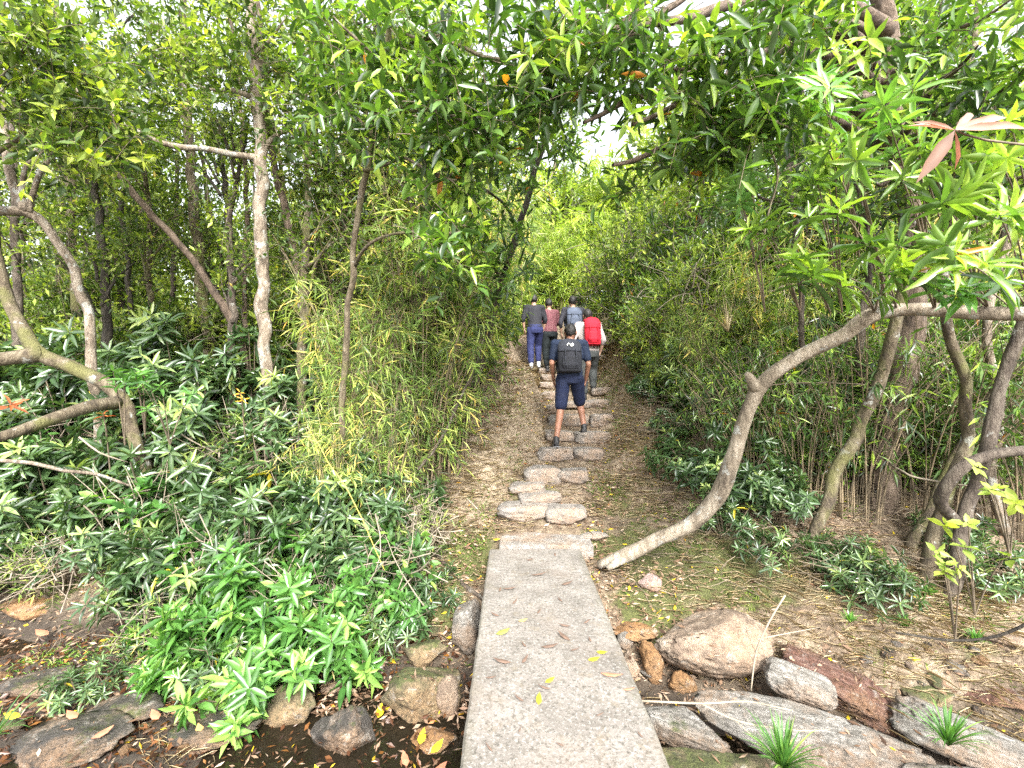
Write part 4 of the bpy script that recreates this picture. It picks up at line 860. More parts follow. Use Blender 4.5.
# ------------------------------------------------------------------ litter, straw, grass (uncountable)
def scatter(n, x0, x1, y0, y1, dens=None):
    x = rng.uniform(x0, x1, n); y = rng.uniform(y0, y1, n)
    if dens is not None:
        k = rng.random(n) < dens(x, y); x, y = x[k], y[k]
    return x, y
def offslab(x, y): return ~((x > -.25) & (x < .68) & (y < 4.6))
def lit_d(x, y):
    q = .25+.75*sstep(-.1, .35, fbm(x*1.3, y*1.3, 8.0))
    return q*offslab(x, y)*(.35+.65*np.exp(-np.maximum(0, y-6)/6))*np.where((y < 3) & (y > 1.2), np.where(x > 0, .5, .12), 1)*np.where((y > 4.3) & (np.abs(x-xc(y)) < .42), .3, 1)
x, y = scatter(170000, -5, 5.2, .9, 12, lit_d); n = len(x)
z = np.maximum(ground(x, y), -.694)+rng.uniform(.0, .03, n)
an = rng.uniform(0, 6.28, n); d = np.stack([np.cos(an), np.sin(an), rng.normal(0, .25, n)], -1)
mb = MB(); L_ = rng.uniform(.025, .075, n)
leaves(mb, np.stack([x, y, z], -1), d, norm(UP+rng.normal(size=(n, 3))*.45), L_, L_*rng.uniform(.2, .42, n), np.clip(rng.normal(.58, .24, n), 0, 1), 0, False, rng.uniform(-1, 1.2, n))
tag(mb.build('leaf_litter', 'litter'), 'dry brown and tan leaf litter lying on the banks and path sides', 'leaf litter', kind='stuff')
x, y = scatter(13000, -5, .2, 1.4, 3.9, lambda x, y: offslab(x, y)*sstep(-.4, .0, -.45-ground(x, y)+.3*fbm(x*2, y*2))); n = len(x)
z = np.maximum(ground(x, y), -.694)+rng.uniform(.0, .035, n); an = rng.uniform(0, 6.28, n); k_ = (ground(x, y) > -.7) | (rng.random(n) < .3); x, y, z, an = x[k_], y[k_], z[k_], an[k_]; n = len(x); L_ = rng.uniform(.02, .065, n)
mb = MB(); leaves(mb, np.stack([x, y, z], -1), np.stack([np.cos(an), np.sin(an), rng.normal(0, .3, n)], -1), norm(UP+rng.normal(size=(n, 3))*.45), L_, L_*rng.uniform(.25, .55, n), np.clip(rng.normal(.4, .25, n), 0, 1), 0, False, rng.uniform(-1, 1.5, n))
tag(mb.build('wet_leaves', 'wetleaf'), 'wet brown and orange leaves matted in the stream bed left of the slab', 'leaf litter', kind='stuff')
def blades(name, x, y, L, W, lmat, label, cat, lean=.8, tint=(.5, .25), dz=0, updir=.9, curl=1.3):
    n = len(x); z = ground(x, y)-.01+dz; an = rng.uniform(0, 6.28, n)
    d = np.stack([np.cos(an)*lean, np.sin(an)*lean, np.full(n, updir)*rng.uniform(.2, 1.2, n)], -1)
    mb = MB(); nn = np.stack([-np.cos(an), -np.sin(an), np.full(n, .6)], -1)
    k = rng.uniform(.5, 1.2, n)
    leaves(mb, np.stack([x, y, z], -1), d, nn, L*k, W, np.clip(rng.normal(tint[0], tint[1], n), 0, 1), 0, True, curl)
    return tag(mb.build(name, lmat), label, cat, kind='stuff')
def gr_d(x, y):
    off = np.abs(x-xc(y)); q = sstep(0, .4, fbm(x*1.7+3, y*1.7, 5.0))
    return q*offslab(x, y)*(y > 3.3)*np.where(y > 4.6, sstep(.35, .6, off), 1)
from mathutils.bvhtree import BVHTree
BV = []; BF = []; off_ = 0
for o in bpy.data.objects:
    if o.type == 'MESH' and o.name.split('.')[0] in ('rock', 'boulder', 'rock_ledge', 'step_stone', 'cobble'):
        mw = Matrix.LocRotScale(o.location, o.rotation_euler, o.scale)
        BV += [mw @ v.co for v in o.data.vertices]; BF += [[q+off_ for q in p.vertices] for p in o.data.polygons]; off_ += len(o.data.vertices)
BVH = BVHTree.FromPolygons(BV, BF)
x, y = scatter(26000, -5, 5, 1.3, 6.5, lambda x, y: offslab(x, y)*np.where((y > 4.3) & (np.abs(x-xc(y)) < .6), .25, 1)*(.3+.7*sstep(-.1, .3, fbm(x*2.3, y*2.3, 6.)))); pts = []; nrm_ = []
for a, b_ in zip(x, y):
    h = BVH.ray_cast(Vector((a, b_, 3)), Vector((0, 0, -1)))
    if h[0] is not None and h[2] is not None and h[1].z > .55: pts.append(h[0][:]); nrm_.append(h[1][:])
keep = rng.random(len(pts)) < .42; pts = np.array(pts)[keep]; nrm_ = np.array(nrm_)[keep]; n = len(pts); an = rng.uniform(0, 6.28, n)
mb = MB(); L_ = rng.uniform(.02, .075, n)
leaves(mb, pts+nrm_*.004, np.stack([np.cos(an), np.sin(an), rng.normal(0, .12, n)], -1), norm(nrm_+rng.normal(size=(n, 3))*.2), L_, L_*rng.uniform(.15, .45, n), np.clip(rng.normal(.4, .25, n), 0, 1), 0, False, rng.uniform(-1, 1, n))
tag(mb.build('leaf_scraps', 'litter'), 'scraps of dry leaves and needles caught on top of the rocks', 'leaf litter', kind='stuff')
def moss_d(x, y):
    return sstep(-.25, .2, fbm(x*2.2, y*2.2, 9.0))*mossf(x, y)*offslab(x, y)
x, y = scatter(150000, -5, 5, 2.5, 8, moss_d)
MOSSXY = (x, y)
x, y = scatter(60000, -4, 4.5, 3.2, 10, gr_d)
blades('short_grass', x, y, .07, .006, 'grass', 'short yellow green grass and moss along the path sides', 'grass', .6)
blades('moss', MOSSXY[0], MOSSXY[1], .032, .009, 'mossleaf', 'soft green moss cushions on the banks beside the slab', 'moss', .5, (.3, .25))
def st_d(x, y):
    a = np.exp(-((x-3.0)**2/1.6+(y-3.4)**2/.35)); b = np.exp(-((x+1.55)**2/.35+(y-3.0)**2/.08)); c = .35*np.exp(-((x-2.2)**2/1.5+(y-4.8)**2/.8)); e = .5*np.exp(-((x+.5)**2/.5+(y-5)**2/.7))
    f_ = .8*np.exp(-((x-xc(y)-.95)**2/.10))*(y > 4.8)+.5*np.exp(-((x-xc(y)+.8)**2/.12))*(y > 4.9)
    return np.clip(a+b+c+e+f_, 0, 1)*offslab(x, y)
x, y = scatter(110000, -4, 5, 2.5, 11, st_d)
blades('dry_straw', x, y, .20, .0035, 'straw', 'flattened dry straw strewn over the right bank and stream edge', 'dry grass', 1., dz=.02, updir=.3, curl=.5)
# thin dead twigs on the right bank floor, one tangle
x, y = scatter(1900, 1.6, 5.2, 3.6, 6.2, lambda x, y: np.clip(.2+sstep(-.2, .4, fbm(x, y, 3.3)), 0, 1)); n = len(x)
s0 = np.stack([x, y, ground(x, y)+rng.uniform(0, .25, n)], -1); di = rdir(n)*[1, 1, .35]; ln = rng.uniform(.15, .6, n)
t = np.linspace(0, 1, 5)[None, :, None]; q = s0[:, None]+di[:, None]*ln[:, None, None]*t+.05*np.sin(t*3)*rdir(n)[:, None]
mb = MB(); tubes(mb, q, np.broadcast_to(np.linspace(.004, .0015, 5), (n, 5)), 0, 4)
tag(mb.build('twig_tangle', 'twig'), 'tangle of thin dead twigs under the right thicket', 'twigs', kind='stuff')
x, y = scatter(1500, -4, 1.5, 3.6, 8, lambda x, y: offslab(x, y)*.6*(np.abs(x-xc(y)) > .6)); n = len(x)
s0 = np.stack([x, y, ground(x, y)+rng.uniform(0, .08, n)], -1); di = rdir(n)*[1, 1, .25]; ln = rng.uniform(.1, .5, n)
q = s0[:, None]+di[:, None]*ln[:, None, None]*t+.04*np.sin(t*3)*rdir(n)[:, None]
mb = MB(); tubes(mb, q, np.broadcast_to(np.linspace(.004, .0015, 5), (n, 5)), 0, 4)
tag(mb.build('twig_scatter', 'twig'), 'thin brown twigs scattered on the left bank', 'twigs', kind='stuff')

# grass tufts
def tuft(px, py, d, n, Lb, label, lmat='bright', tint=(.6, .2)):
    c = P(px, py, d); c[2] = max(float(ground(c[0], c[1])), c[2]-.02)
    an = rng.uniform(0, 6.28, n); sp_ = rng.uniform(.15, .95, n)
    k = rng.uniform(.5, 1.1, n)*Lb; S = 6; t = np.linspace(0, 1, S)[None]
    hx = (sp_*k)[:, None]*t; hz = k[:, None]*(t-.55*sp_[:, None]*t*t*1.1)
    C = np.stack([np.cos(an)[:, None]*hx, np.sin(an)[:, None]*hx, hz], -1)
    side = np.stack([-np.sin(an), np.cos(an), 0*an], -1)[:, None]*(np.array([.6, 1, .95, .8, .5, .05])*.0045)[None, :, None]
    V = np.stack([C-side, C+side], 2).reshape(-1, 3)
    i = np.arange(S-1)*2; q = np.concatenate([np.stack([i, i+1, i+3], -1), np.stack([i, i+3, i+2], -1)])
    FF = (q[None]+(np.arange(n)*S*2)[:, None, None]).reshape(-1, 3)
    mb = MB(); mb.add(V, FF, 0, np.repeat(np.clip(rng.normal(*tint, n), 0, 1), S*2))
    o = mb.build('grass_tuft', lmat); o.location = tuple(c); return tag(o, label, 'grass tuft')
tuft(783, 765, 2.1, 150, .26, 'bright green grass tuft at the bottom edge right of the slab')
tuft(948, 742, 2.35, 90, .24, 'bright green grass tuft in front of the pale ledge at the lower right')
tuft(-10, 740, 2.1, 60, .3, 'long green blades at the lower left corner')
tuft(850, 620, 3.2, 50, .12, 'short grass tuft above the reddish ledge')
tuft(728, 330, 5.2, 22, .5, 'single tall pale grass plume at the edge of the right thicket', 'straw')
tuft(905, 630, 3.3, 70, .13, 'low green tuft on the straw covered right bank')
tuft(975, 640, 3.2, 60, .13, 'low green tuft near the right edge')
tuft(925, 600, 3.6, 60, .13, 'low green tuft above the straw on the right bank')

# ------------------------------------------------------------------ fallen branches & twigs
def stick(pts, rpx, mat, label, sides=7, name='fallen_branch', cat='branch', forks=()):
    W = np.array([P(*q) for q in pts]); base = W[0].copy()
    mb = MB(); trunk(mb, W-base, [.7*r/F*q[2] for r, q in zip(rpx, pts)], sides=sides, seed=len(label), wob=.015)
    for fp_, fr in forks:
        trunk(mb, np.array([P(*q) for q in fp_])-base, [.6*r/F*q[2] for r, q in zip(fr, fp_)], sides=5, seed=2)
    o = mb.build(name, mat); o.location = tuple(base); return tag(o, label, cat)
def gp(px, py, up=.01):
    h = hit(px, py); s = (h[1]-up*1.2); return (px, py, s)
stick([gp(418, 525), gp(430, 545), gp(450, 572), gp(470, 590), gp(484, 600)], [3, 3, 3.4, 3.2, 2.5], 'bark', 'brown fallen branch lying on the bank towards the left edge of the slab')
stick([gp(430, 462), gp(448, 480), gp(465, 497), gp(480, 512)], [1.2, 1.3, 1.4, 1], 'twig_pale', 'thin pale stick on the ground left of the first steps', 5)
stick([(-20, 459, 2.7), (35, 463, 2.75), (65, 471, 2.8), (95, 474, 2.9), (128, 486, 3.0)], [2.6, 2.8, 2.6, 2.4, 1.5], 'bark_pale', 'thin bare branch reaching in from the left edge over the shrubs', name='bare_branch')
stick([(80, 437, 3.2), (100, 452, 3.2), (130, 462, 3.3)], [1.2, 1.1, .7], 'twig_pale', 'short bare twig above the thin bare branch at the left', 5, 'bare_twig')
stick([(785, 595, 2.6), (768, 622, 2.6), (757, 650, 2.55), (750, 690, 2.5)], [1.2, 1.3, 1.3, 1], 'twig_pale', 'thin crooked dead twig standing in front of the big boulder', 5, 'dead_twig', 'twig', forks=[([(758, 640, 2.55), (790, 634, 2.6), (820, 628, 2.65)], [1, .9, .5])])
stick([(640, 700, 2.35), (700, 703, 2.3), (745, 701, 2.3), (795, 710, 2.3)], [1.6, 1.6, 1.5, 1], 'twig_pale', 'pale bare twig lying level over the ledges below the boulder', 5, 'dead_twig', 'twig', forks=[([(700, 703, 2.3), (740, 722, 2.25), (800, 731, 2.25), (830, 730, 2.2)], [1.5, 1.5, 1.4, .8]), ([(735, 721, 2.25), (760, 745, 2.2), (780, 765, 2.15)], [1, 1, .6])])
stick([(895, 632, 3.1), (950, 640, 3.0), (995, 636, 2.9), (1030, 622, 2.8)], [1.4, 1.8, 2, 2.2], 'bark_dark', 'dark bent twig on the right bank near the edge', 5, 'dead_twig', 'twig')
stick([(310, 430, 4.0), (340, 480, 3.9), (362, 520, 3.8), (385, 570, 3.6)], [.4, .7, .7, .4], plain('yellow_stalk', (.45, .36, .06), .5, .2), 'yellow dry stalk drooping over the bushes left of the slab', 5, 'dry_stalk', 'stalk')
stick([(484, 340, 5.3), (465, 390, 5.0), (440, 440, 4.7), (418, 470, 4.5)], [1.6, 1.8, 2, 1.5], 'bark', 'long thin stem slanting through the bamboo beside the path', 5, 'slanting_stem', 'stem')
stick([(735, 95, 3.0), (768, 150, 3.0), (777, 180, 3.0), (770, 215, 3.1), (762, 250, 3.2)], [1.8, 1.8, 1.5, 1.3, 1], 'twig_pale', 'bare pale hooked twig hanging in the upper right leaves', 5, 'hanging_twig', 'twig', forks=[([(777, 175, 3.0), (800, 163, 2.95), (830, 150, 2.9)], [1.3, 1.1, .8])])
stick([gp(866, 440), (900, 470, 4.1), (930, 480, 3.9), (1000, 490, 3.6)], [1.5, 1.5, 1.5, 1.2], 'twig_pale', 'pale dead stick crossing between the right trunks', 5, 'dead_twig', 'twig')
stick([(740, 388, 4.6), (800, 383, 4.5), (860, 384, 4.4), (870, 386, 4.4)], [.9, .9, .8, .5], 'twig', 'thin straight twig level behind the low bent trunk', 5, 'dead_twig', 'twig')

# ------------------------------------------------------------------ fallen leaves on the slab, each its own
LV = [(550, 681, 11, 'y', 30, 'yellow fallen leaf on the slab, upper of the two bright yellow ones near its middle'), (539, 700, 14, 'y', 85, 'largest bright yellow fallen leaf on the slab'),
      (523, 621, 9, 'o', 10, 'small orange fallen leaf on the middle of the slab'), (594, 660, 12, 'y', 5, 'curled yellow leaf near the right edge of the slab, lower of a pair'), (602, 653, 11, 'y', -20, 'curled yellow leaf near the right edge of the slab, upper of a pair'),
      (503, 633, 15, 'g', 25, 'green fallen leaf near the left edge of the slab'), (519, 547, 9, 'o', 0, 'tan leaf near the far end of the slab'), (497, 540, 8, 'y', 0, 'small yellow leaf at the far left corner of the slab'),
      (612, 676, 22, 'r', -20, 'long reddish fallen leaf near the right edge of the slab'), (629, 690, 12, 'r', 0, 'orange red leaf at the right edge of the slab'), (550, 647, 18, 'b', 5, 'long dark brown leaf across the middle of the slab')]
BR = [(564, 637, 16, 130), (544, 688, 13, 160), (519, 699, 12, 140), (524, 645, 9, 120), (491, 678, 11, 0), (525, 660, 12, 60), (489, 748, 12, 130), (539, 612, 8, 60), (515, 602, 10, 60), (567, 584, 12, 20), (510, 589, 14, 0), (495, 615, 10, 150), (502, 662, 18, 170), (539, 575, 16, 5), (564, 626, 12, 175), (587, 622, 10, 40), (575, 650, 10, 15), (500, 590, 7, 80), (560, 600, 8, 120), (600, 715, 9, 20), (520, 730, 8, 70), (640, 735, 8, 120), (560, 745, 8, 160), (590, 640, 7, 100), (530, 560, 7, 20), (555, 555, 6, 90)]
LM = {'y': plain('yellow_leaf', (.75, .55, .02), .5, .2), 'o': plain('orange_leaf', (.55, .3, .1), .6, .2), 'g': plain('green_leaf', (.22, .26, .05), .5, .2), 'r': plain('red_leaf', (.40, .16, .09), .6, .2), 'b': plain('brown_leaf', (.11, .07, .05), .7, .3)}
BL = MB(); LEAFT = LHI[0].copy()
def one_leaf(px, py, w, kind, ang, label, z=.006, name='fallen_leaf', pos=None, wr=.4, group='fallen leaves on the slab'):
    d = (CAM_H-z)/(py-384)*F if pos is None else pos[1]; c = P(px, py, d) if pos is None else pos
    Ln = w/F*d*1.05; a = math.radians(ang)
    mb = MB(); v = np.array([math.cos(a), math.sin(a), .05])
    leaves(mb, np.array([-v*Ln/2]), np.array([v]), np.array([[.1, -.15, 1.]]), Ln, Ln*wr, np.array([.5]), 0, True, -.6)
    V = mb.V[0]; V[:, 2] -= V[:, 2].min()
    o = mb.build(name, LM[kind]); o.location = (c[0], c[1], c[2]+.002); return tag(o, label, 'fallen leaf', group)
for px, py, w, k, a, lab in LV: one_leaf(px, py, w, k, a, lab, wr=.25 if k in 'br' else .45)
for k, (px, py, w, a) in enumerate(BR): one_leaf(px, py, w*1.05, 'b', a, 'small thin brown fallen leaf lying flat on the concrete slab', wr=rng.uniform(.15, .35))
for px, py, k, lab in [(72, 716, 'r', 'red fallen leaf on the stream stones, upper left of a pair'), (103, 734, 'r', 'bright red fallen leaf on the stream stones at the lower left'), (42, 634, 'r', 'orange red fallen leaf on the left bank litter'), (12, 717, 'y', 'yellow fallen leaf at the left edge by the stream'), (200, 731, 'o', 'orange fallen leaf on the wet rock in the stream'),
                       (380, 712, 'y', 'yellow fallen leaf on the corner of the large mossy block'), (422, 738, 'y', 'yellow fallen leaf on the rusty stone beside the slab'), (437, 748, 'y', 'lowest yellow fallen leaf beside the slab'), (405, 760, 'r', 'red brown fallen leaf at the bottom beside the pink stone'), (440, 770, 'r', 'rust red leaf at the bottom edge beside the slab'), (370, 725, 'o', 'orange fallen leaf left of the small pink stone'), (155, 716, 'r', 'dark red curled leaf in the litter by the stream')]:
    g = hit(px, py); g = P(px, py, g[1]-.14)
    o = one_leaf(px, py, 17, k, rng.uniform(0, 180), lab, pos=g, wr=.5, group=None)

# ------------------------------------------------------------------ people
def sph(c, r, n=14, m=10):
    th = np.linspace(0, math.pi, m+1); ph = np.arange(n)/n*2*math.pi
    V = [[0, 0, 1]]+[[math.sin(t)*math.cos(p), math.sin(t)*math.sin(p), math.cos(t)] for t in th[1:-1] for p in ph]+[[0, 0, -1]]
    Fc = []
    for j in range(n): Fc.append([0, 1+j, 1+(j+1) % n])
    for i in range(m-2):
        for j in range(n):
            a = 1+i*n+j; b_ = 1+i*n+(j+1) % n; Fc += [[a, a+n, b_+n], [a, b_+n, b_]]
    last = len(V)-1
    for j in range(n): Fc.append([last, 1+(m-2)*n+(j+1) % n, 1+(m-2)*n+j])
    return np.array(V)*np.asarray(r)+np.asarray(c), np.array(Fc)
def cap(p0, p1, r0, r1, n=12):
    p0 = np.asarray(p0, float); p1 = np.asarray(p1, float); L_ = np.linalg.norm(p1-p0); t = (p1-p0)/(L_+1e-9)
    ref = np.array([0, 1., 0]) if abs(t[1]) < .9 else np.array([1., 0, 0]); a = np.cross(ref, t); a /= np.linalg.norm(a); b_ = np.cross(t, a)
    rings = [(p0-t*r0*math.cos(q), r0*math.sin(q)) for q in np.linspace(.15, math.pi/2, 4)]+[(p1+t*r1*math.sin(q), r1*math.cos(q)) for q in np.linspace(0, math.pi/2-.15, 4)]
    return loftr([(c, a*r, b_*r) for c, r in rings], n)
def loftr(rings, n=16):
    ang = np.arange(n)/n*2*math.pi
    V = [c+np.outer(np.cos(ang), a)+np.outer(np.sin(ang), b_) for c, a, b_ in rings]; S = len(V); V = np.vstack(V)
    Fc = []
    for i in range(S-1):
        for j in range(n):
            q = i*n+j; w = i*n+(j+1) % n; Fc += [[q, w, w+n], [q, w+n, q+n]]
    V = np.vstack([V, rings[0][0], rings[-1][0]]); m0 = len(V)-2
    for j in range(n): Fc += [[m0, (j+1) % n, j], [m0+1, (S-1)*n+j, (S-1)*n+(j+1) % n]]
    return V, np.array(Fc)
def loft(secs, n=18):   # (centre, rx, ry[, yaw])
    R_ = []
    for s in secs:
        yw = s[3] if len(s) > 3 else 0
        R_.append((np.asarray(s[0], float), np.array([math.cos(yw), math.sin(yw), 0])*s[1], np.array([-math.sin(yw), math.cos(yw), 0])*s[2]))
    return loftr(R_, n)
def blob(name, prims, mat, parent, voxel=.012, smooth=4, fold=0, fscale=14):
    mb = MB()
    for V, Fc in prims: mb.add(V, Fc)
    me = mb.mesh('tmp', []); o = bpy.data.objects.new('tmp', me); COL.objects.link(o)
    md = o.modifiers.new('r', 'REMESH'); md.mode = 'VOXEL'; md.voxel_size = voxel; md.use_smooth_shade = True
    sm = o.modifiers.new('s', 'SMOOTH'); sm.factor = .5; sm.iterations = smooth
    dg = bpy.context.evaluated_depsgraph_get(); me2 = bpy.data.meshes.new_from_object(o.evaluated_get(dg))
    bpy.data.objects.remove(o)
    n = len(me2.vertices); co = np.empty(n*3, np.float32); me2.vertices.foreach_get('co', co); co = co.reshape(-1, 3)
    if fold:
        nr = np.empty(n*3, np.float32); me2.vertices.foreach_get('normal', nr); nr = nr.reshape(-1, 3)
        co = co+nr*(fold*fbm(co[:, 0]*fscale, co[:, 1]*fscale, co[:, 2]*fscale*.6, 3))[:, None]
        me2.vertices.foreach_set('co', co.astype(np.float32).ravel())
    me2.materials.clear(); me2.materials.append(mat); me2.name = name
    me2.polygons.foreach_set('use_smooth', np.ones(len(me2.polygons), bool)); me2.update()
    ob = bpy.data.objects.new(name, me2); COL.objects.link(ob); ob.parent = parent; return ob
def hand(wr, d, palm, side, thick=1.0):
    """wrist, direction to the finger tips, palm normal; five bent fingers"""
    d = norm(np.asarray(d, float)); s = norm(np.cross(d, palm))*side; pn = norm(np.asarray(palm, float))
    pr = [cap(wr, wr+d*.075, .026, .034)]
    pr = [loftr([(wr-d*.01, s*.026, pn*.02), (wr+d*.03, s*.036, pn*.017), (wr+d*.075, s*.042, pn*.016), (wr+d*.09, s*.040, pn*.013)], 12)]
    for k, (o_, ln) in enumerate([(.031, .07), (.0105, .08), (-.0105, .075), (-.031, .058)]):
        a = wr+d*.082+s*o_; m1 = a+d*ln*.5+pn*.008; e = m1+norm(d*.8+pn*.65)*ln*.5
        pr += [cap(a, m1, .0095, .0085, 8), cap(m1, e, .0085, .0072, 8)]
    a = wr+d*.025+s*.03; m1 = a+norm(d*.7+s*.65+pn*.25)*.04; e = m1+norm(d*.95+s*.15+pn*.3)*.032
    return pr+[cap(a, m1, .0125, .0105, 8), cap(m1, e, .0105, .0085, 8)]
def face(hc, f, s, u=UP, k=1.0):
    """nose, brow, lips, chin, ears for a head centred at hc looking along f"""
    f = norm(np.asarray(f, float)); s = norm(np.asarray(s, float)); pr = []
    pr.append(cap(hc+f*.088*k+UP*.015, hc+f*.108*k-UP*.022, .009, .014, 8))
    pr.append(cap(hc+f*.083+s*.035+UP*.028, hc+f*.083-s*.035+UP*.028, .012, .012, 8))
    pr.append(cap(hc+f*.088+s*.018-UP*.052, hc+f*.088-s*.018-UP*.052, .009, .009, 8)); pr.append(sph(hc+f*.068-UP*.088, (.028, .028, .022)))
    for q in (-1, 1): pr.append(sph(hc+s*q*.079-f*.008, (.016, .02, .032))); pr.append(sph(hc+s*q*.045+f*.062-UP*.025, (.025, .03, .03)))
    return pr
SK = plain('skin', (.26, .125, .08), .55, .12, 8)
SKL = plain('skin_light', (.36, .22, .155), .55, .1, 8)
HAIR = plain('black_hair', (.010, .008, .007), .6, .5, 60, .004)
def cloth(n, c, v=.2): return plain(n, tuple(q**1.25*.62 for q in c), .85, v, 10, .004)

def person(loc, rz, J, cfg, label, group=None, vox=.013):
    """J: joint positions (local, facing +Y, feet near z 0). cfg: materials + garment lengths"""
    root = empty('person', loc, label, 'person', group, rz)
    J = {k: np.array(v, float) for k, v in J.items()}
    X_ = np.array([1., 0, 0]); sk = cfg['skin']
    pel, ch, nk, hd = J['pelvis'], J['chest'], J['neck'], J['head']
    fwd = np.array([J.get('look', (0, 1, 0))])[0]; fwd = norm(fwd); sd = norm(np.cross(fwd, UP))
    pr = [loft([(pel-UP*.08, .13, .10), (pel, .165, .12), (pel*.6+ch*.4, .135, .10), (ch, .165, .115), (ch*.35+nk*.65, .15, .10), (nk, .06, .06)])]
    pr.append(cap(nk-UP*.03, hd-UP*.05, .055, .052)); pr.append(sph(hd, (.078, .095, .115))); pr.append(sph(hd+fwd*.02-UP*.04, (.066, .075, .082)))
    pr += face(hd, fwd, sd)
    for q in 'LR':
        sg = -1 if q == 'L' else 1
        sh, el, wr = J['sh'+q], J['el'+q], J['wr'+q]
        pr += [cap(ch*.3+nk*.7, sh, .07, .062), cap(sh, el, .052, .04), cap(el, wr, .041, .027)]
        pr += hand(wr+norm(wr-el)*.015, J.get('hd'+q, norm(wr-el)), J.get('pm'+q, np.array([-sg*1., .2, 0])), 1 if q == 'L' else -1)
        hp, kn, an = J['hp'+q], J['kn'+q], J['an'+q]
        pr += [cap(hp, kn, .088, .055), cap(kn, an, .056, .036), cap(kn*.72+an*.28-norm(np.array([0, 1, 0]))*.018, kn*.4+an*.6, .052, .034)]
        ft = J.get('ft'+q, np.array([0, 1, -.05])); ft = norm(ft)
        pr += [cap(an-UP*.03, an-UP*.055+ft*.12, .035, .028)]
    blob('body', pr, sk, root, vox*.8 if vox < .012 else vox*.85, 3)
    # shirt
    ez = cfg.get('ease', 1.0); hem = cfg.get('hem', .02)
    sp_ = [loft([(pel-UP*hem, .172*ez, .128*ez), (pel+UP*.03, .175*ez, .13*ez), (pel*.6+ch*.4, .158*ez, .122*ez), (ch, .18*ez, .13*ez), (ch*.35+nk*.65, .165*ez, .115), (nk-UP*.015, .072, .072)])]
    sl = cfg.get('sleeve', .65)
    for q in 'LR':
        sh, el, wr = J['sh'+q], J['el'+q], J['wr'+q]
        sp_.append(cap(ch*.3+nk*.7, sh, .08, .074))
        if sl <= 1: sp_.append(cap(sh, sh+(el-sh)*sl, .066*ez, .06*ez))
        else: sp_ += [cap(sh, el, .065*ez, .055*ez), cap(el, el+(wr-el)*(sl-1), .055*ez, .042*ez)]
    blob('shirt', sp_, cfg['shirt'], root, vox, 3, .006)
    # trousers
    tl = cfg.get('leg', .9); tp = [loft([(pel-UP*.13, .15, .125), (pel-UP*.05, .178, .138), (pel+UP*.04, .168, .127), (pel+UP*.07, .16, .12)])]
    for q in 'LR':
        hp, kn, an = J['hp'+q], J['kn'+q], J['an'+q]; w = cfg.get('wide', 1.0)
        if tl <= 1: tp.append(cap(hp, hp+(kn-hp)*tl, .104, .085*w))
        else: tp += [cap(hp, kn, .105, .085*w), cap(kn, kn+(an-kn)*(tl-1), .088*w, .064*w), cap(kn-[0, .02, 0], kn*.5+an*.5-[0, .02, 0], .08, .07)]
    blob('shorts' if tl <= 1.1 else 'trousers', tp, cfg['pants'], root, vox, 3, .006)
    # hair
    hp_ = [sph(hd-fwd*.018+UP*.022, (.087, .098, .108))]
    if cfg.get('long'): hp_ += [cap(hd-fwd*.06, hd-fwd*.075-UP*cfg['long'], .07, .045)]
    if cfg.get('bun'): hp_ += [sph(hd-fwd*.11+UP*.04, .042)]
    hb = blob('hair', hp_, HAIR, root, .010, 2, .006, 40)
    for q in 'LR':
        an = J['an'+q]; ft = norm(J.get('ft'+q, np.array([0, 1, -.05])))
        f2 = norm(ft*[1, 1, 0]); s2 = np.cross(ft, UP)
        so = [loftr([(an-ft*.055-UP*.045, s2*.032, np.cross(s2, ft)*.04), (an-ft*.01-UP*.035, s2*.042, np.cross(s2, ft)*.055), (an+ft*.08-UP*.055, s2*.046, np.cross(s2, ft)*.035), (an+ft*.16-UP*.065, s2*.042, np.cross(s2, ft)*.024), (an+ft*.20-UP*.068, s2*.022, np.cross(s2, ft)*.015)], 14), cap(an-UP*.03, an+UP*.015, .042, .043)]
        sho = blob('shoe', so, cfg['shoe'], root, .009, 2)
        st_ = [loftr([(an-ft*.07-UP*.085, s2*.03, np.cross(s2, ft)*.012), (an-ft*.03-UP*.085, s2*.043, np.cross(s2, ft)*.013), (an+ft*.1-UP*.088, s2*.048, np.cross(s2, ft)*.012), (an+ft*.19-UP*.088, s2*.036, np.cross(s2, ft)*.011), (an+ft*.215-UP*.085, s2*.015, np.cross(s2, ft)*.008)], 14)]
        so2 = blob('sole', st_, cfg['sole'], root, .007, 1); so2.parent = sho
    return root

def std_pose(step=.0, arm=.1, lean=.05, h=1.0, rise=0.0, bent=0.0):
    J = dict(pelvis=(0, 0, .93), chest=(0, lean, 1.25), neck=(0, lean*1.4, 1.45), head=(0, lean*1.8+.02, 1.59))
    for q, s in (('L', -1), ('R', 1)):
        J['sh'+q] = (s*.185, lean*1.3, 1.40); J['el'+q] = (s*(.22+arm), lean+.0+s*step*.3, 1.13); J['wr'+q] = (s*(.21+arm*.6), .16+bent*.12+s*step*.4, .93+bent*.2)
        J['hp'+q] = (s*.095, 0, .88)
        zz = rise if s > 0 else 0
        J['kn'+q] = (s*.10, .06+(step if s > 0 else -step*.2), .49+zz*.8); J['an'+q] = (s*.10, (step*.9 if s > 0 else -step*.9), .09+zz)
    return {k: np.array(v)*h for k, v in J.items()}

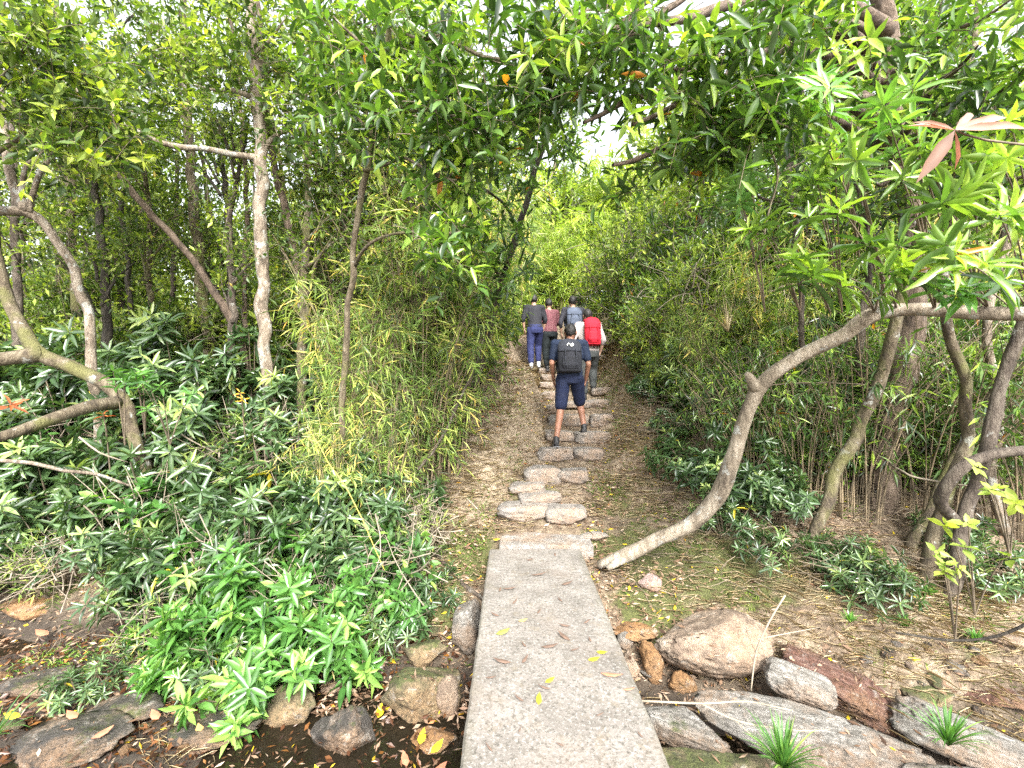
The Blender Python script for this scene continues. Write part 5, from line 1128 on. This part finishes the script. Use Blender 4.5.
NAVY = cloth('navy_tee', (.015, .04, .10)); NSH = cloth('navy_shorts', (.012, .03, .10)); BLK = plain('black_shoe', (.02, .02, .022), .5, .3); SOLE = plain('grey_sole', (.14, .14, .15), .6, .1)
fl = np.array([.60, 6.12, .70]); fr = np.array([1.02, 6.42, .845]); mo = np.array([.81, 6.22, .70])
JM = dict(pelvis=(0, .06, .985), chest=(.0, .13, 1.27), neck=(.015, .19, 1.46), head=(.03, .255, 1.58), look=(.12, .9, -.45),
          shL=(-.195, .16, 1.41), elL=(-.25, .10, 1.14), wrL=(-.215, .24, .93), shR=(.205, .16, 1.41), elR=(.265, .11, 1.13), wrR=(.25, .25, .91),
          hpL=(-.095, .05, .92), hpR=(.095, .06, .92), knL=(-.135, .03, .50), knR=(.17, .27, .56),
          anL=tuple(fl-mo+[0, -.02, .095]), anR=tuple(fr-mo+[0, -.05, .095]), ftL=(0, 1, .08), ftR=(.05, 1, .0))
person(mo, 0, JM, dict(skin=SK, shirt=NAVY, pants=NSH, shoe=BLK, sole=SOLE, sleeve=.72, leg=.86, hem=.03, ease=1.03, wide=1.05), 'man in navy t-shirt and shorts climbing the steps with a dark grey backpack', vox=.010)

def backpack(name, loc, rz, w, h, d, mat, label, tilt=.1, logo=False, trim=None):
    root = empty(name, loc, label, 'backpack', None, rz); root.rotation_euler = (tilt, 0, rz)
    # local: front of bag (towards viewer) is -Y; origin = centre of bag back panel
    R_ = lambda c, a, b_: (np.array(c, float), np.array([a, 0, 0.]), np.array([0, b_, 0.]))
    secs = [R_((0, -d*.5, -h*.5), w*.40, d*.36), R_((0, -d*.52, -h*.46), w*.48, d*.48), R_((0, -d*.52, -h*.2), w*.51, d*.54), R_((0, -d*.48, h*.15), w*.50, d*.48), R_((0, -d*.4, h*.38), w*.44, d*.38), R_((0, -d*.33, h*.5), w*.3, d*.2)]
    blob('bag_body', [loftr(secs, 22)], mat, root, .011, 3, .005, 9)
    fl_ = [R_((0, -d*.62, h*.12), w*.49, d*.42), R_((0, -d*.55, h*.3), w*.50, d*.44), R_((0, -d*.42, h*.46), w*.42, d*.34), R_((0, -d*.33, h*.54), w*.25, d*.2)]
    blob('top_flap', [loftr(fl_, 22)], trim or mat, root, .010, 2, .003, 9)
    pk = [R_((0, -d*.88, -h*.42), w*.30, d*.18), R_((0, -d*.98, -h*.3), w*.36, d*.2), R_((0, -d*.95, -h*.05), w*.34, d*.18), R_((0, -d*.86, .03*h), w*.28, d*.1)]
    blob('front_pocket', [loftr(pk, 18)], mat, root, .010, 2, .003, 9)
    for s in (-1, 1):
        sb = MB(); c = np.array([[s*w*.3, -.02, h*.42], [s*w*.34, .06, h*.50], [s*w*.36, .18, h*.42], [s*w*.40, .24, h*.1], [s*w*.46, .16, -h*.25], [s*w*.42, .0, -h*.42]])
        trunk(sb, c, [.022]*6, sides=8, rough=.02, wob=0); sb.build('shoulder_strap', trim or mat, root)
        sb = MB(); cc = np.array([[s*w*.22, -d*1.06, h*.2], [s*w*.23, -d*1.14, -h*.1], [s*w*.2, -d*1.1, -h*.36]]); trunk(sb, cc, [.008]*3, sides=6, rough=0, wob=0); sb.build('buckle_strap', trim or mat, root)
    sb = MB(); trunk(sb, np.array([[-.04, -.03, h*.5], [-.03, -.03, h*.56], [.03, -.03, h*.56], [.04, -.03, h*.5]]), [.008]*4, sides=6, rough=0, wob=0); sb.build('grab_handle', trim or mat, root)
    if logo:
        lb = MB(); y0 = -d*1.005; z0 = h*.30
        pts = np.array([[-.045, y0, z0-.012], [-.03, y0-.004, z0+.018], [-.012, y0-.006, z0+.018], [.006, y0-.006, z0-.014], [.022, y0-.006, z0-.016], [.042, y0, z0+.004], [.03, y0-.004, z0+.020], [.01, y0-.005, z0+.006]])
        trunk(lb, pts, [.0075]*8, sides=6, rough=0, wob=0); lb.build('logo', plain('white_print', (.8, .8, .8), .5, .02), root)
    return root
GREY = cloth('charcoal_nylon', (.035, .038, .055)); GREY2 = cloth('charcoal_flap', (.06, .066, .09))
backpack('backpack', mo+[-.02, .02, 1.215], 0, .33, .46, .17, GREY, 'dark grey backpack with white logo worn by the man in navy', -.16, True, GREY2)

# red backpack hiker
WHT = cloth('white_cotton', (.62, .56, .55), .06); PINK = cloth('pink_cap', (.8, .35, .4), .08); REDB = cloth('red_nylon', (.75, .015, .06), .12)
def onpath(px, d, dz=0): x = pxd(px, d); return np.array([x, d, float(ground(x, d))+dz])
p2 = np.array([pxd(589, 8.2), 8.2, 1.24]); J2 = std_pose(.12, .07, .08, .99, .12); J2['look'] = (-.1, 1, -.2)
person(p2, .0, J2, dict(skin=SKL, shirt=WHT, pants=cloth('grey_trousers', (.12, .13, .13)), shoe=BLK, sole=SOLE, sleeve=1.3, leg=1.8, ease=1.08), 'hiker in white and pink wearing the red backpack, just ahead of the man in navy', vox=.014)
backpack('backpack', p2+[.04, -.02, 1.235], .05, .30, .50, .2, REDB, 'bright red backpack on the hiker in white', -.1)
p3 = np.array([pxd(574, 9.4), 9.4, 1.70]); J3 = std_pose(.12, .06, .06, 1.0, .1)
person(p3, .1, J3, dict(skin=SKL, shirt=cloth('dark_grey_top', (.06, .06, .08)), pants=cloth('black_trousers', (.03, .03, .035)), shoe=BLK, sole=SOLE, sleeve=1.4, leg=1.8), 'hiker in dark top with a grey and white backpack above the red backpack', vox=.015)
backpack('backpack', p3+[-.02, -.06, 1.2], .1, .32, .42, .18, cloth('slate_nylon', (.16, .19, .26)), 'slate grey backpack on the hiker above the red backpack', -.1)
p4 = np.array([pxd(579, 10.6), 10.6, 1.98]); J4 = std_pose(.1, .05, .04, .98, .1)
person(p4, .2, J4, dict(skin=SK, shirt=cloth('cream_top', (.6, .55, .48)), pants=cloth('brown_trousers', (.12, .07, .05)), shoe=BLK, sole=SOLE, sleeve=.7, leg=1.8, long=.12), 'hiker with long black hair farthest up the path, mostly hidden behind the grey backpack', vox=.016)
# maroon plaid
m, nt, out = newmat('maroon_check'); L = nt.links
tc = N(nt, 'ShaderNodeTexCoord'); bk = N(nt, 'ShaderNodeTexBrick'); mp = N(nt, 'ShaderNodeMapping'); mp.inputs['Rotation'].default_value = (math.pi/2, 0, 0)
L.new(tc.outputs['Object'], mp.inputs[0]); L.new(mp.outputs[0], bk.inputs[0]); bk.inputs['Scale'].default_value = 9; bk.offset = 0
bk.inputs['Color1'].default_value = (.07, .01, .02, 1); bk.inputs['Color2'].default_value = (.11, .02, .035, 1); bk.inputs['Mortar'].default_value = (.2, .1, .1, 1); bk.inputs['Mortar Size'].default_value = .03
b = N(nt, 'ShaderNodeBsdfPrincipled'); b.inputs['Roughness'].default_value = .85; L.new(bk.outputs[0], b.inputs['Base Color']); L.new(b.outputs[0], out.inputs[0])
p5 = np.array([pxd(550, 10.4), 10.4, 1.86]); J5 = std_pose(.05, .03, .03, .97, .0, .8); J5['look'] = (.3, .9, -.2)
person(p5, .35, J5, dict(skin=SKL, shirt=m, pants=cloth('dark_green_trousers', (.02, .035, .04)), shoe=BLK, sole=SOLE, sleeve=.9, leg=1.85, ease=1.05), 'hiker in a maroon checked shirt and black trousers standing left of the path', vox=.015)
p6 = np.array([pxd(535, 10.1), 10.1, 1.88]); J6 = std_pose(.13, .04, .1, 1.0, .05)
person(p6, .1, J6, dict(skin=SKL, shirt=cloth('black_top', (.04, .04, .055)), pants=cloth('blue_trousers', (.05, .065, .2)), shoe=plain('white_shoe', (.7, .72, .75), .5, .1), sole=SOLE, sleeve=1.3, leg=1.8), 'hiker in navy blue trousers and black top, leftmost of the group by the bamboo', vox=.015)
print('p5 feet', ground(p5[0], p5[1]), p5[2], 'p6', ground(p6[0], p6[1]), 'p2', ground(p2[0], p2[1]), 'p3', ground(p3[0], p3[1]), 'p4', ground(p4[0], p4[1]), 'man', ground(.6, 6.12), ground(1.02, 6.42))

# ------------------------------------------------------------------ camera, light
cam = bpy.data.cameras.new('camera'); co = bpy.data.objects.new('camera', cam); COL.objects.link(co)
cam.sensor_width = 36; cam.lens = F/1024*36; cam.clip_start = .05; cam.clip_end = 3000
co.location = (0, 0, CAM_H); co.rotation_euler = (math.pi/2, 0, 0); scene.camera = co
w = bpy.data.worlds.new('World'); scene.world = w; w.use_nodes = True; nt = w.node_tree
bg = [n for n in nt.nodes if n.type == 'BACKGROUND'][0]
sky = nt.nodes.new('ShaderNodeTexSky'); sky.sky_type = 'NISHITA'; sky.sun_disc = False
EL, AZ = math.radians(42), math.radians(166)
sky.sun_elevation = EL; sky.sun_rotation = AZ; sky.dust_density = 4; sky.air_density = 1.2
hs = nt.nodes.new('ShaderNodeHueSaturation'); hs.inputs['Saturation'].default_value = .22; hs.inputs['Value'].default_value = 1.25
nt.links.new(sky.outputs[0], hs.inputs['Color']); nt.links.new(hs.outputs[0], bg.inputs[0]); bg.inputs[1].default_value = .15
sl = bpy.data.lights.new('sun', 'SUN'); so = bpy.data.objects.new('sun', sl); COL.objects.link(so)
sl.energy = 1.8; sl.angle = math.radians(11); sl.color = (1, .97, .9)
# direction towards the sun: sky rotation is clockwise from +Y
dv = Vector((math.sin(AZ)*math.cos(EL), math.cos(AZ)*math.cos(EL), math.sin(EL)))
so.rotation_euler = dv.to_track_quat('Z', 'Y').to_euler()
scene.view_settings.view_transform = 'Standard'; scene.view_settings.look = 'None'; scene.view_settings.exposure = 2.0; scene.view_settings.gamma = 1
scene.view_settings.use_curve_mapping = False
cy = scene.cycles; cy.max_bounces = 7; cy.diffuse_bounces = 5; cy.glossy_bounces = 2; cy.transmission_bounces = 4; cy.use_denoising = False; cy.denoiser = 'OPENIMAGEDENOISE'; cy.denoising_input_passes = 'RGB_ALBEDO_NORMAL'
cy.sample_clamp_indirect = 8
